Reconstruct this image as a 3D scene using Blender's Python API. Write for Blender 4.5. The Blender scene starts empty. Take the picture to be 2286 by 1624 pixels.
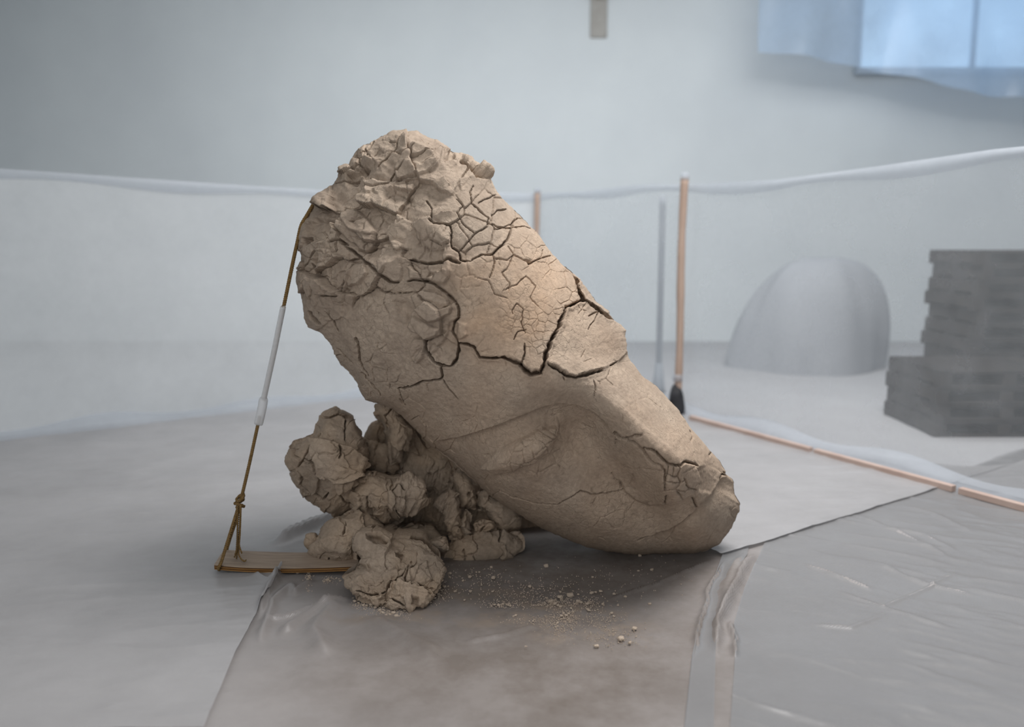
import bpy, math, random
import numpy as np
from mathutils import Vector, Matrix

random.seed(4)
C = bpy.context.scene.collection
SC = bpy.context.scene

# ------------------------------------------------------------------ camera, world, lights, exposure
FPX, CX, CY = 1922.0, 1143.0, 812.0          # focal length and centre in photo pixels
CAMH = 1.5
PITCH = math.atan(272.0 / FPX)
cam_d = bpy.data.cameras.new('camera')
cam_d.sensor_width = 36.0
cam_d.lens = 36.0 * FPX / 2286.0
cam_d.clip_end = 200
cam_d.dof.use_dof = True
cam_d.dof.focus_distance = 3.66
cam_d.dof.aperture_fstop = cam_d.lens / 1000 / 0.034
cam = bpy.data.objects.new('camera', cam_d)
cam.location = (0, 0, CAMH)
cam.rotation_euler = (math.pi / 2 - PITCH, 0, 0)
C.objects.link(cam)
SC.camera = cam

SC.view_settings.view_transform = 'Standard'
SC.view_settings.look = 'None'
SC.view_settings.gamma = 1.0
SC.view_settings.use_curve_mapping = False
SC.view_settings.exposure = 0.0
SC.cycles.max_bounces = 7
SC.cycles.diffuse_bounces = 4
SC.cycles.transparent_max_bounces = 14

W = bpy.data.worlds.new('world')
SC.world = W
W.use_nodes = True
W.node_tree.nodes['Background'].inputs[0].default_value = (0.80, 0.90, 1.0, 1)
W.node_tree.nodes['Background'].inputs[1].default_value = 0.26


def area(name, loc, rot, sx, sy, energy, col=(1, 1, 1)):
    l = bpy.data.lights.new(name, 'AREA')
    l.shape = 'RECTANGLE'
    l.size, l.size_y, l.energy, l.color = sx, sy, energy, col
    o = bpy.data.objects.new(name, l)
    o.location = loc
    o.rotation_euler = rot
    C.objects.link(o)
    return o


area('skylight', (1.9, 4.25, 5.3), (0, 0, 0), 2.6, 2.6, 370, (1.0, 0.985, 0.97))
area('wall_washer', (0.6, 8.4, 5.4), (math.radians(36), 0, 0), 9.0, 2.6, 390, (0.96, 0.985, 1.0))
area('front_fill', (-0.6, 0.9, 5.3), (math.radians(24), 0, 0), 5.0, 2.6, 45, (1.0, 0.97, 0.93))  # added overhead fill for the rubble and head, no opening above it
area('fill_behind_camera', (-1.6, -1.3, 2.3), (math.radians(92), 0, math.radians(-14)), 5.0, 3.0, 84, (1.0, 0.98, 0.95))  # added unseen fill from behind the camera, lifts the shaded cheek

# ------------------------------------------------------------------ pixel / world helpers
SP, CP = math.sin(PITCH), math.cos(PITCH)


def at(x, y, Y):
    """World points on the sight lines of photo pixels (x, y), at depth Y (arrays allowed)."""
    x = np.asarray(x, float); y = np.asarray(y, float)
    a = (x - CX) / FPX
    b = (CY - y) / FPX
    dy = CP + b * SP
    dz = b * CP - SP
    t = Y / dy
    return np.stack([a * t, np.broadcast_to(Y, np.shape(a * t)) * 1.0, CAMH + dz * t], -1)


def ground(x, y, z=0.0):
    x = np.asarray(x, float); y = np.asarray(y, float)
    a = (x - CX) / FPX
    b = (CY - y) / FPX
    dy = CP + b * SP
    dz = b * CP - SP
    t = (z - CAMH) / dz
    return np.stack([a * t, dy * t, np.full(np.shape(a * t), 0.0) + z], -1)


def gY(y):
    return float(ground(1143, y)[1])


# ------------------------------------------------------------------ numpy fields
def sm(e0, e1, x):
    t = np.clip((x - e0) / (e1 - e0), 0, 1)
    return t * t * (3 - 2 * t)


def vnoise(X, Y, seed):
    r = np.random.RandomState(seed)
    T = r.rand(256, 256).astype(np.float32) * 2 - 1
    xi = np.floor(X).astype(int); yi = np.floor(Y).astype(int)
    fx = X - xi; fy = Y - yi
    fx = fx * fx * fx * (fx * (fx * 6 - 15) + 10)
    fy = fy * fy * fy * (fy * (fy * 6 - 15) + 10)
    x0 = xi & 255; x1 = (xi + 1) & 255; y0 = yi & 255; y1 = (yi + 1) & 255
    return (T[y0, x0] * (1 - fx) + T[y0, x1] * fx) * (1 - fy) + (T[y1, x0] * (1 - fx) + T[y1, x1] * fx) * fy


def fbm(X, Y, scale, octv=4, seed=0, ridged=False):
    o = 0.0; a = 1.0; s = 0.0
    ca, sa = math.cos(0.6), math.sin(0.6)
    x, y = X / scale, Y / scale
    for k in range(octv):
        n = vnoise(x, y, seed * 31 + k)
        if ridged:
            n = 1 - 2 * np.abs(n)
        o = o + a * n
        s += a
        a *= 0.5
        x, y = (x * ca - y * sa) * 2.03 + 17.3, (x * sa + y * ca) * 2.03 + 5.1
    return o / s


def worley(X, Y, cell, seed=0, jit=0.9):
    """Distance to the cell border, nearest centre offset, three random numbers of the cell."""
    r = np.random.RandomState(seed)
    J = r.rand(128, 128, 2) * jit + (1 - jit) / 2
    R = r.rand(128, 128, 3)
    x = X / cell; y = Y / cell
    xi = np.floor(x).astype(int); yi = np.floor(y).astype(int)
    F1 = np.full(X.shape, 1e9); F2 = np.full(X.shape, 1e9)
    ax = np.zeros(X.shape); ay = np.zeros(X.shape); bx = np.zeros(X.shape); by = np.zeros(X.shape)
    ci = np.zeros(X.shape, int); cj = np.zeros(X.shape, int)
    for dj in (-1, 0, 1):
        for di in (-1, 0, 1):
            I = (xi + di) & 127; K = (yi + dj) & 127
            px = xi + di + J[K, I, 0]; py = yi + dj + J[K, I, 1]
            d = (px - x) ** 2 + (py - y) ** 2
            n1 = d < F1
            n2 = (~n1) & (d < F2)
            F2 = np.where(n1, F1, np.where(n2, d, F2))
            bx = np.where(n1, ax, np.where(n2, px, bx)); by = np.where(n1, ay, np.where(n2, py, by))
            F1 = np.where(n1, d, F1)
            ax = np.where(n1, px, ax); ay = np.where(n1, py, ay)
            ci = np.where(n1, I, ci); cj = np.where(n1, K, cj)
    L = np.sqrt((ax - bx) ** 2 + (ay - by) ** 2) + 1e-6
    edge = (F2 - F1) / (2 * L) * cell
    return edge, (x - ax) * cell, (y - ay) * cell, R[cj, ci]


def seg_dist(X, Y, pts):
    """Distance to a polyline and position along it (0..1)."""
    pts = np.asarray(pts, float)
    L = np.r_[0, np.cumsum(np.hypot(*np.diff(pts, axis=0).T))]
    D = np.full(X.shape, 1e9); S = np.zeros(X.shape)
    for k in range(len(pts) - 1):
        p, q = pts[k], pts[k + 1]
        v = q - p
        t = np.clip(((X - p[0]) * v[0] + (Y - p[1]) * v[1]) / (v @ v + 1e-9), 0, 1)
        d = np.hypot(X - p[0] - t * v[0], Y - p[1] - t * v[1])
        m = d < D
        D = np.where(m, d, D)
        S = np.where(m, (L[k] + t * (L[k + 1] - L[k])) / (L[-1] + 1e-9), S)
    return D, S


def inside(X, Y, poly):
    poly = np.asarray(poly, float)
    r = np.zeros(X.shape, bool)
    n = len(poly)
    for k in range(n):
        x0, y0 = poly[k]; x1, y1 = poly[(k + 1) % n]
        if y0 == y1:
            continue
        c = ((Y < y0) != (Y < y1)) & (X < (x1 - x0) * (Y - y0) / (y1 - y0) + x0)
        r ^= c
    return r


def sdist(X, Y, poly):
    """Positive inside."""
    p = list(poly) + [poly[0]]
    d, _ = seg_dist(X, Y, p)
    return np.where(inside(X, Y, poly), d, -d)


class Field:
    """A height field in metres over photo pixels, one sample a pixel."""

    def __init__(s, x0, y0, x1, y1, seed=1, wob=2.2):
        s.x0, s.y0 = x0, y0
        s.X, s.Y = np.meshgrid(np.arange(x0, x1 + 1, dtype=float), np.arange(y0, y1 + 1, dtype=float))
        s.WX = s.X + wob * fbm(s.X, s.Y, 11, 3, seed) + 1.5 * wob * fbm(s.X, s.Y, 40, 2, seed + 3)
        s.WY = s.Y + wob * fbm(s.X, s.Y, 11, 3, seed + 7) + 1.5 * wob * fbm(s.X, s.Y, 40, 2, seed + 9)
        s.H = np.zeros(s.X.shape)

    def win(s, pts, pad):
        p = np.asarray(pts, float)
        a = int(max(0, p[:, 0].min() - pad - s.x0)); b = int(min(s.X.shape[1], p[:, 0].max() + pad - s.x0 + 1))
        c = int(max(0, p[:, 1].min() - pad - s.y0)); d = int(min(s.X.shape[0], p[:, 1].max() + pad - s.y0 + 1))
        return slice(c, max(d, c)), slice(a, max(b, a))

    def crack(s, pts, w, depth, lip=0.0, taper=True):
        sl = s.win(pts, w * 3 + 14)
        X, Y = s.WX[sl], s.WY[sl]
        if X.size == 0:
            return
        D, S = seg_dist(X, Y, pts)
        ww = w * (0.75 + 0.5 * vnoise(X / 9, Y / 9, 77)) if w > 2 else np.full(D.shape, float(w))
        if taper:
            ww = ww * (0.45 + 0.55 * sm(0, 0.12, S) * sm(0, 0.12, 1 - S))
        prof = 1 - sm(ww * 0.35, ww + 0.45, D)
        s.H[sl] -= depth * prof
        if lip:
            s.H[sl] += lip * np.exp(-((D - ww - 3) / 4.0) ** 2)

    def plate(s, poly, h, soft=3.0, tilt=(0, 0), dome=0.0):
        sl = s.win(poly, 24)
        X, Y = s.WX[sl], s.WY[sl]
        if X.size == 0:
            return
        d = sdist(X, Y, poly)
        m = sm(-soft, soft, d)
        cx, cy = np.mean(np.asarray(poly, float), 0)
        s.H[sl] += m * (h + tilt[0] * (X - cx) + tilt[1] * (Y - cy) + dome * sm(0, 22, d))

    def step(s, pts, h, reach, side, soft=2.5):
        """One-sided step beside a polyline that fades with distance; side is a unit vector."""
        sl = s.win(pts, reach * 3)
        X, Y = s.X[sl], s.Y[sl]
        p = np.asarray(pts, float)
        D = np.full(X.shape, 1e9); Sg = np.zeros(X.shape); SS = np.zeros(X.shape)
        L = np.r_[0, np.cumsum(np.hypot(*np.diff(p, axis=0).T))]
        for k in range(len(p) - 1):
            v = p[k + 1] - p[k]
            t = np.clip(((X - p[k][0]) * v[0] + (Y - p[k][1]) * v[1]) / (v @ v), 0, 1)
            d = np.hypot(X - p[k][0] - t * v[0], Y - p[k][1] - t * v[1])
            n = np.array([-v[1], v[0]]) / np.hypot(*v)
            if n @ np.asarray(side) < 0:
                n = -n
            g = (X - p[k][0]) * n[0] + (Y - p[k][1]) * n[1]
            m = d < D
            D = np.where(m, d, D); Sg = np.where(m, np.sign(g), Sg)
            SS = np.where(m, (L[k] + t * (L[k + 1] - L[k])) / L[-1], SS)
        sd = D * Sg
        s.H[sl] += h * sm(-soft, soft, sd) * np.exp(-np.maximum(sd, 0) / reach) * sm(0, .15, SS) * sm(0, .15, 1 - SS)

    def sample(s, x, y):
        u = np.clip(x - s.x0, 0, s.H.shape[1] - 1.001); v = np.clip(y - s.y0, 0, s.H.shape[0] - 1.001)
        i = u.astype(int); j = v.astype(int)
        fu = u - i; fv = v - j
        H = s.H
        return (H[j, i] * (1 - fu) + H[j, i + 1] * fu) * (1 - fv) + (H[j + 1, i] * (1 - fu) + H[j + 1, i + 1] * fu) * fv


def tps(ctrl, X, Y):
    P = np.asarray([c[:2] for c in ctrl], float); h = np.asarray([c[2] for c in ctrl], float)
    k = lambda r2: np.where(r2 > 0, r2 * np.log(r2 + 1e-12), 0)
    n = len(P)
    sc = 100.0
    P = P / sc
    K = k(((P[:, None] - P[None]) ** 2).sum(-1)) + np.eye(n) * 0.02
    A = np.zeros((n + 3, n + 3))
    A[:n, :n] = K; A[:n, n] = 1; A[:n, n + 1:] = P; A[n, :n] = 1; A[n + 1:, :n] = P.T
    w = np.linalg.solve(A, np.r_[h, 0, 0, 0])
    x, y = X / sc, Y / sc
    o = w[n] + w[n + 1] * x + w[n + 2] * y
    for i in range(n):
        o = o + w[i] * k((x - P[i, 0]) ** 2 + (y - P[i, 1]) ** 2)
    return o


# ------------------------------------------------------------------ mesh helpers
def raw_mesh(name, V, F, mat, parent=None, smooth=True, normals=None, col=None):
    """F: int array (n,4) or (n,3)."""
    V = np.asarray(V, np.float32); F = np.asarray(F, np.int32)
    me = bpy.data.meshes.new(name)
    k = F.shape[1]
    me.vertices.add(len(V)); me.vertices.foreach_set('co', V.ravel())
    me.loops.add(F.size); me.loops.foreach_set('vertex_index', F.ravel())
    me.polygons.add(len(F))
    me.polygons.foreach_set('loop_start', np.arange(0, F.size, k, dtype=np.int32))
    me.polygons.foreach_set('loop_total', np.full(len(F), k, np.int32))
    me.polygons.foreach_set('use_smooth', np.full(len(F), smooth, bool))
    me.update(calc_edges=True)
    if normals is not None:
        me.normals_split_custom_set_from_vertices(np.asarray(normals, np.float32))
    if col is not None:
        at_ = me.attributes.new('warm', 'FLOAT', 'POINT')
        at_.data.foreach_set('value', np.asarray(col, np.float32))
    if mat is not None:
        me.materials.append(mat)
    o = bpy.data.objects.new(name, me)
    C.objects.link(o)
    if parent is not None:
        o.parent = parent
        o.matrix_parent_inverse = Matrix.Identity(4)
        o.location = -Vector(parent.location)
    return o


def sub_mesh(name, V, F, keep, mat, parent, normals=None, col=None):
    f = F[keep]
    u, inv = np.unique(f, return_inverse=True)
    return raw_mesh(name, V[u], inv.reshape(f.shape), mat, parent, True,
                    None if normals is None else normals[u], None if col is None else col[u])


def vnormals(V, F):
    a, b, c, d = V[F[:, 0]], V[F[:, 1]], V[F[:, 2]], V[F[:, 3]]
    n = np.cross(c - a, d - b)
    N = np.zeros_like(V)
    for k in range(4):
        for ax in range(3):
            N[:, ax] += np.bincount(F[:, k], weights=n[:, ax], minlength=len(V))
    return N / (np.linalg.norm(N, axis=1, keepdims=True) + 1e-12)


def tag(o, label=None, cat=None, group=None, kind=None):
    if label: o['label'] = label
    if cat: o['category'] = cat
    if group: o['group'] = group
    if kind: o['kind'] = kind
    return o


def thing(name, loc, label, cat, group=None):
    o = bpy.data.objects.new(name, None)
    o.empty_display_size = 0.1
    o.location = loc
    C.objects.link(o)
    return tag(o, label, cat, group)


def tube(paths_r, sides=7, closed_caps=True):
    """Tubes around polylines: list of (points, radius or radii); returns V, F(quads)."""
    VV, FF, base = [], [], 0
    for pts, r in paths_r:
        P = np.asarray(pts, float); n = len(P)
        r = np.broadcast_to(r, (n,))
        Tn = np.gradient(P, axis=0)
        Tn /= np.linalg.norm(Tn, axis=1, keepdims=True) + 1e-12
        ref = np.array([0.13, 1.0, 0.21])
        A = np.cross(Tn, ref); A /= np.linalg.norm(A, axis=1, keepdims=True) + 1e-12
        B = np.cross(Tn, A)
        th = np.arange(sides) * 2 * math.pi / sides
        ring = P[:, None] + r[:, None, None] * (np.cos(th)[None, :, None] * A[:, None] + np.sin(th)[None, :, None] * B[:, None])
        VV.append(ring.reshape(-1, 3))
        i = np.arange(n - 1)[:, None] * sides; j = np.arange(sides)[None]; j2 = (j + 1) % sides
        FF.append(np.stack([i + j, i + j2, i + sides + j2, i + sides + j], -1).reshape(-1, 4) + base)
        c0 = base + n * sides
        VV.append(np.stack([P[0], P[-1]]))
        jj = np.arange(sides)
        FF.append(np.stack([np.full(sides, c0), (jj + 1) % sides + base, jj + base, np.full(sides, c0)], -1)[:, [0, 1, 2, 2]])
        l = base + (n - 1) * sides
        FF.append(np.stack([np.full(sides, c0 + 1), jj + l, (jj + 1) % sides + l, (jj + 1) % sides + l], -1))
        base += n * sides + 2
    return np.concatenate(VV), np.concatenate(FF)


def tube_obj(name, paths_r, mat, parent=None, sides=7):
    V, F = tube(paths_r, sides)
    me = bpy.data.meshes.new(name)
    me.from_pydata(V.tolist(), [], [list(dict.fromkeys(f)) for f in F.tolist()])
    for p in me.polygons: p.use_smooth = True
    me.materials.append(mat)
    o = bpy.data.objects.new(name, me)
    C.objects.link(o)
    if parent is not None:
        o.parent = parent
        o.location = -Vector(parent.location)
    return o


def box_obj(name, lo, hi, mat, parent=None, bev=0.0, rot=0.0, segs=2):
    import bmesh
    bm = bmesh.new()
    bmesh.ops.create_cube(bm, size=1)
    lo = Vector(lo); hi = Vector(hi)
    c = (lo + hi) / 2; s = hi - lo
    for v in bm.verts:
        v.co = Vector((v.co.x * s.x, v.co.y * s.y, v.co.z * s.z))
    if bev:
        bmesh.ops.bevel(bm, geom=bm.edges[:], offset=bev, segments=segs, affect='EDGES', profile=0.5)
    if rot:
        bmesh.ops.rotate(bm, verts=bm.verts, cent=(0, 0, 0), matrix=Matrix.Rotation(rot, 3, 'Z'))
    me = bpy.data.meshes.new(name)
    bm.to_mesh(me); bm.free()
    me.materials.append(mat)
    o = bpy.data.objects.new(name, me)
    C.objects.link(o)
    o.location = c
    if parent is not None:
        o.parent = parent
        o.location = c - Vector(parent.location)
    return o


def resample(pts, n):
    P = np.asarray(pts, float)
    L = np.r_[0, np.cumsum(np.linalg.norm(np.diff(P, axis=0), axis=1))]
    s = np.linspace(0, L[-1], n)
    return np.stack([np.interp(s, L, P[:, k]) for k in range(P.shape[1])], -1)


def smooth_path(pts, n):
    """Catmull-Rom through points, n samples evenly spaced."""
    P = np.asarray(pts, float)
    Q = np.vstack([2 * P[0] - P[1], P, 2 * P[-1] - P[-2]])
    out = []
    for k in range(1, len(Q) - 2):
        t = np.linspace(0, 1, 16, endpoint=False)[:, None]
        a, b, c, d = Q[k - 1], Q[k], Q[k + 1], Q[k + 2]
        out.append(0.5 * (2 * b + (c - a) * t + (2 * a - 5 * b + 4 * c - d) * t ** 2 + (3 * b - a - 3 * c + d) * t ** 3))
    return resample(np.vstack(out + [P[-1:]]), n)


# ------------------------------------------------------------------ materials
def new_mat(name):
    m = bpy.data.materials.new(name)
    m.use_nodes = True
    nt = m.node_tree
    b = nt.nodes['Principled BSDF']
    return m, nt, b


def nd(nt, t, **kw):
    n = nt.nodes.new(t)
    for k, v in kw.items():
        if k in n.inputs:
            n.inputs[k].default_value = v
        else:
            setattr(n, k, v)
    return n


def lk(nt, a, b):
    nt.links.new(a, b)


def ramp(nt, stops, src):
    r = nt.nodes.new('ShaderNodeValToRGB')
    e = r.color_ramp.elements
    while len(e) < len(stops): e.new(0.5)
    for k, (p, c) in enumerate(stops):
        e[k].position = p
        e[k].color = tuple(c) + (1,) if len(c) == 3 else c
    lk(nt, src, r.inputs[0])
    return r


def s2l(r, g, b):
    f = lambda v: (v / 255 / 12.92) if v / 255 <= 0.04045 else ((v / 255 + 0.055) / 1.055) ** 2.4
    return (f(r), f(g), f(b))


def clay_mat(name, dark, light, warm, crackle=26.0, crk_amt=0.5):
    m, nt, b = new_mat(name)
    tc = nd(nt, 'ShaderNodeTexCoord')
    n1 = nd(nt, 'ShaderNodeTexNoise', Scale=5.0, Detail=8.0, Roughness=0.62)
    n2 = nd(nt, 'ShaderNodeTexNoise', Scale=55.0, Detail=6.0, Roughness=0.7)
    n3 = nd(nt, 'ShaderNodeTexNoise', Scale=210.0, Detail=4.0, Roughness=0.7)
    for n in (n1, n2, n3): lk(nt, tc.outputs['Object'], n.inputs['Vector'])
    r = ramp(nt, [(0.34, dark), (0.66, light)], n1.outputs['Fac'])
    at_ = nd(nt, 'ShaderNodeAttribute', attribute_name='warm')
    mx = nd(nt, 'ShaderNodeMix', data_type='RGBA')
    lk(nt, at_.outputs['Fac'], mx.inputs['Factor'])
    lk(nt, r.outputs[0], mx.inputs[6]); mx.inputs[7].default_value = tuple(warm) + (1,)
    mot = nd(nt, 'ShaderNodeMix', data_type='RGBA', blend_type='OVERLAY')
    mot.inputs['Factor'].default_value = 0.42
    lk(nt, mx.outputs[2], mot.inputs[6]); lk(nt, n2.outputs['Fac'], mot.inputs[7])
    lk(nt, mot.outputs[2], b.inputs['Base Color'])
    b.inputs['Roughness'].default_value = 0.93
    b.inputs['Specular IOR Level'].default_value = 0.18
    # fine relief: drying cracks and grain
    warp = nd(nt, 'ShaderNodeMix', data_type='VECTOR')
    warp.inputs['Factor'].default_value = 0.06
    lk(nt, tc.outputs['Object'], warp.inputs[4]); 
    nw = nd(nt, 'ShaderNodeTexNoise', Scale=14.0, Detail=3.0)
    lk(nt, tc.outputs['Object'], nw.inputs['Vector'])
    lk(nt, nw.outputs['Color'], warp.inputs[5])
    v = nd(nt, 'ShaderNodeTexVoronoi', feature='DISTANCE_TO_EDGE', Scale=crackle)
    lk(nt, warp.outputs[1], v.inputs['Vector'])
    rv = ramp(nt, [(0.0, (0, 0, 0)), (0.05, (1, 1, 1))], v.outputs['Distance'])
    gate = ramp(nt, [(0.46, (0, 0, 0)), (0.60, (1, 1, 1))], n1.outputs['Fac'])
    mg = nd(nt, 'ShaderNodeMix', data_type='FLOAT')
    lk(nt, gate.outputs[0], mg.inputs['Factor']); mg.inputs[2].default_value = 1.0
    lk(nt, rv.outputs[0], mg.inputs[3])
    b1 = nd(nt, 'ShaderNodeBump', Strength=crk_amt, Distance=0.006)
    lk(nt, mg.outputs[0], b1.inputs['Height'])
    b2 = nd(nt, 'ShaderNodeBump', Strength=0.55, Distance=0.010)
    lk(nt, n2.outputs['Fac'], b2.inputs['Height']); lk(nt, b1.outputs[0], b2.inputs['Normal'])
    b3 = nd(nt, 'ShaderNodeBump', Strength=0.45, Distance=0.004)
    lk(nt, n3.outputs['Fac'], b3.inputs['Height']); lk(nt, b2.outputs[0], b3.inputs['Normal'])
    lk(nt, b3.outputs[0], b.inputs['Normal'])
    return m


def plain_mat(name, col, rough=0.8, spec=0.3, noise=None, bump=0.0, stretch=None):
    m, nt, b = new_mat(name)
    b.inputs['Roughness'].default_value = rough
    b.inputs['Specular IOR Level'].default_value = spec
    b.inputs['Base Color'].default_value = tuple(col) + (1,)
    if noise:
        col2, scale = noise
        tc = nd(nt, 'ShaderNodeTexCoord')
        mp = nd(nt, 'ShaderNodeMapping')
        if stretch: mp.inputs['Scale'].default_value = stretch
        lk(nt, tc.outputs['Object'], mp.inputs['Vector'])
        n = nd(nt, 'ShaderNodeTexNoise', Scale=scale, Detail=6.0, Roughness=0.6)
        lk(nt, mp.outputs[0], n.inputs['Vector'])
        r = ramp(nt, [(0.32, col), (0.68, col2)], n.outputs['Fac'])
        lk(nt, r.outputs[0], b.inputs['Base Color'])
        if bump:
            bp = nd(nt, 'ShaderNodeBump', Strength=bump, Distance=0.004)
            lk(nt, n.outputs['Fac'], bp.inputs['Height'])
            lk(nt, bp.outputs[0], b.inputs['Normal'])
    return m


def sheet_mat(name, col, clear, rough, transl=0.0, dust=None, ribs=0.0, spec=0.5):
    """Plastic film: part clear, part milky; optional dust stains and fine ribs."""
    m, nt, b = new_mat(name)
    out = nt.nodes['Material Output']
    b.inputs['Base Color'].default_value = tuple(col) + (1,)
    b.inputs['Roughness'].default_value = rough
    b.inputs['Specular IOR Level'].default_value = spec
    tc = nd(nt, 'ShaderNodeTexCoord')
    n1 = nd(nt, 'ShaderNodeTexNoise', Scale=1.6, Detail=6.0, Roughness=0.6)
    lk(nt, tc.outputs['Object'], n1.inputs['Vector'])
    last = b.outputs[0]
    if dust:
        n2 = nd(nt, 'ShaderNodeTexNoise', Scale=3.2, Detail=9.0, Roughness=0.68)
        lk(nt, tc.outputs['Object'], n2.inputs['Vector'])
        at_ = nd(nt, 'ShaderNodeAttribute', attribute_name='warm')
        add = nd(nt, 'ShaderNodeMath', operation='MULTIPLY')
        rr = ramp(nt, [(0.36, (0, 0, 0)), (0.62, (1, 1, 1))], n2.outputs['Fac'])
        fl_ = nd(nt, 'ShaderNodeMapRange'); fl_.inputs['To Min'].default_value = 0.62
        lk(nt, rr.outputs[0], fl_.inputs['Value'])
        lk(nt, fl_.outputs[0], add.inputs[0]); lk(nt, at_.outputs['Fac'], add.inputs[1])
        mx = nd(nt, 'ShaderNodeMix', data_type='RGBA')
        lk(nt, add.outputs[0], mx.inputs['Factor'])
        mx.inputs[6].default_value = tuple(col) + (1,); mx.inputs[7].default_value = tuple(dust) + (1,)
        at2 = nd(nt, 'ShaderNodeAttribute', attribute_name='tan')
        n5 = nd(nt, 'ShaderNodeTexNoise', Scale=7.0, Detail=9.0, Roughness=0.72)
        lk(nt, tc.outputs['Object'], n5.inputs['Vector'])
        r5 = ramp(nt, [(0.44, (0, 0, 0)), (0.60, (1, 1, 1))], n5.outputs['Fac'])
        m5 = nd(nt, 'ShaderNodeMath', operation='MULTIPLY')
        lk(nt, r5.outputs[0], m5.inputs[0]); lk(nt, at2.outputs['Fac'], m5.inputs[1])
        mx2 = nd(nt, 'ShaderNodeMix', data_type='RGBA')
        lk(nt, m5.outputs[0], mx2.inputs['Factor']); lk(nt, mx.outputs[2], mx2.inputs[6])
        mx2.inputs[7].default_value = tuple(s2l(148, 132, 117)) + (1,)
        lk(nt, mx2.outputs[2], b.inputs['Base Color'])
        ro = nd(nt, 'ShaderNodeMath', operation='MULTIPLY_ADD')
        lk(nt, add.outputs[0], ro.inputs[0]); ro.inputs[1].default_value = 0.5; ro.inputs[2].default_value = rough
        lk(nt, ro.outputs[0], b.inputs['Roughness'])
    n3 = nd(nt, 'ShaderNodeTexNoise', Scale=26.0, Detail=4.0, Roughness=0.6)
    lk(nt, tc.outputs['Object'], n3.inputs['Vector'])
    bp = nd(nt, 'ShaderNodeBump', Strength=0.10, Distance=0.01)
    lk(nt, n3.outputs['Fac'], bp.inputs['Height'])
    nrm = bp.outputs[0]
    if ribs:
        wv = nd(nt, 'ShaderNodeTexWave', Scale=62.0, Distortion=0.6, Detail=1.0)
        mp = nd(nt, 'ShaderNodeMapping'); mp.inputs['Rotation'].default_value = (0, 0, math.radians(28))
        lk(nt, tc.outputs['Object'], mp.inputs['Vector']); lk(nt, mp.outputs[0], wv.inputs['Vector'])
        b2 = nd(nt, 'ShaderNodeBump', Strength=ribs, Distance=0.003)
        lk(nt, wv.outputs['Fac'], b2.inputs['Height']); lk(nt, nrm, b2.inputs['Normal'])
        nrm = b2.outputs[0]
    lk(nt, nrm, b.inputs['Normal'])
    if transl:
        tr = nd(nt, 'ShaderNodeBsdfTranslucent'); tr.inputs[0].default_value = tuple(col) + (1,)
        ms = nd(nt, 'ShaderNodeMixShader'); ms.inputs[0].default_value = transl
        lk(nt, last, ms.inputs[1]); lk(nt, tr.outputs[0], ms.inputs[2])
        last = ms.outputs[0]
    if clear:
        tp = nd(nt, 'ShaderNodeBsdfTransparent')
        ms = nd(nt, 'ShaderNodeMixShader')
        cr = nd(nt, 'ShaderNodeMath', operation='MULTIPLY_ADD')
        lk(nt, n1.outputs['Fac'], cr.inputs[0]); cr.inputs[1].default_value = 0.5; cr.inputs[2].default_value = clear - 0.25
        lk(nt, cr.outputs[0], ms.inputs[0])
        lk(nt, last, ms.inputs[1]); lk(nt, tp.outputs[0], ms.inputs[2])
        last = ms.outputs[0]
    lk(nt, last, out.inputs['Surface'])
    return m


M = {}
M['clay'] = clay_mat('dry_clay', s2l(150, 134, 119), s2l(176, 159, 142), s2l(190, 161, 135))
M['clay_pile'] = clay_mat('rough_clay', s2l(142, 127, 112), s2l(170, 153, 136), s2l(180, 154, 126), 20.0, 0.4)
M['crumb'] = plain_mat('clay_crumb', s2l(192, 176, 160), 0.95, 0.1, (s2l(168, 152, 136), 60.0), 0.3)
M['wall'] = plain_mat('painted_wall', s2l(214, 219, 221), 0.9, 0.1, (s2l(205, 210, 213), 0.5))
M['ceiling'] = plain_mat('ceiling_paint', s2l(200, 205, 208), 0.9, 0.1, (s2l(190, 196, 200), 0.6))
M['floor'] = plain_mat('screed_floor', s2l(172, 172, 174), 0.7, 0.3, (s2l(164, 163, 165), 1.2))
M['sheet_base'] = sheet_mat('dusty_film', s2l(174, 169, 168), 0.30, 0.22, 0, s2l(106, 93, 82), 0.12)
M['sheet_pale'] = sheet_mat('milky_film', s2l(170, 168, 169), 0.22, 0.30, 0, None, 0.18)
M['sheet_right'] = sheet_mat('grey_film', s2l(140, 139, 140), 0.25, 0.30, 0, None, 0.10)
M['screen'] = sheet_mat('screen_film', s2l(238, 241, 243), 0.25, 0.45, 0.5, None, 0.0)
M['screen_clear'] = sheet_mat('clear_screen_film', s2l(222, 226, 230), 0.70, 0.45, 0.5, None, 0.0)
M['hem'] = sheet_mat('folded_film', s2l(200, 206, 215), 0.5, 0.4, 0.4, None, 0.0)
M['grey_paint'] = plain_mat('grey_paint', s2l(150, 155, 161), 0.6, 0.3, (s2l(140, 145, 152), 3.0))
M['drape'] = sheet_mat('bluish_film', s2l(204, 222, 242), 0.3, 0.2, 0.6, None, 0.0)
M['post'] = plain_mat('post_wood', s2l(180, 158, 144), 0.75, 0.2, (s2l(160, 138, 124), 6.0), 0.2, (6, 6, 0.6))
M['batten'] = plain_mat('batten_wood', s2l(186, 166, 156), 0.75, 0.2, (s2l(172, 150, 140), 4.0), 0.2)
M['black'] = plain_mat('black_rubber', s2l(34, 34, 36), 0.6, 0.3, (s2l(50, 50, 54), 12.0))
M['rope'] = plain_mat('jute_rope', s2l(138, 112, 74), 0.9, 0.1, (s2l(104, 82, 52), 90.0), 0.5)
M['rope_pale'] = plain_mat('blurred_cord', s2l(186, 178, 170), 0.8, 0.2, (s2l(150, 136, 122), 60.0), 0.4)
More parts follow.
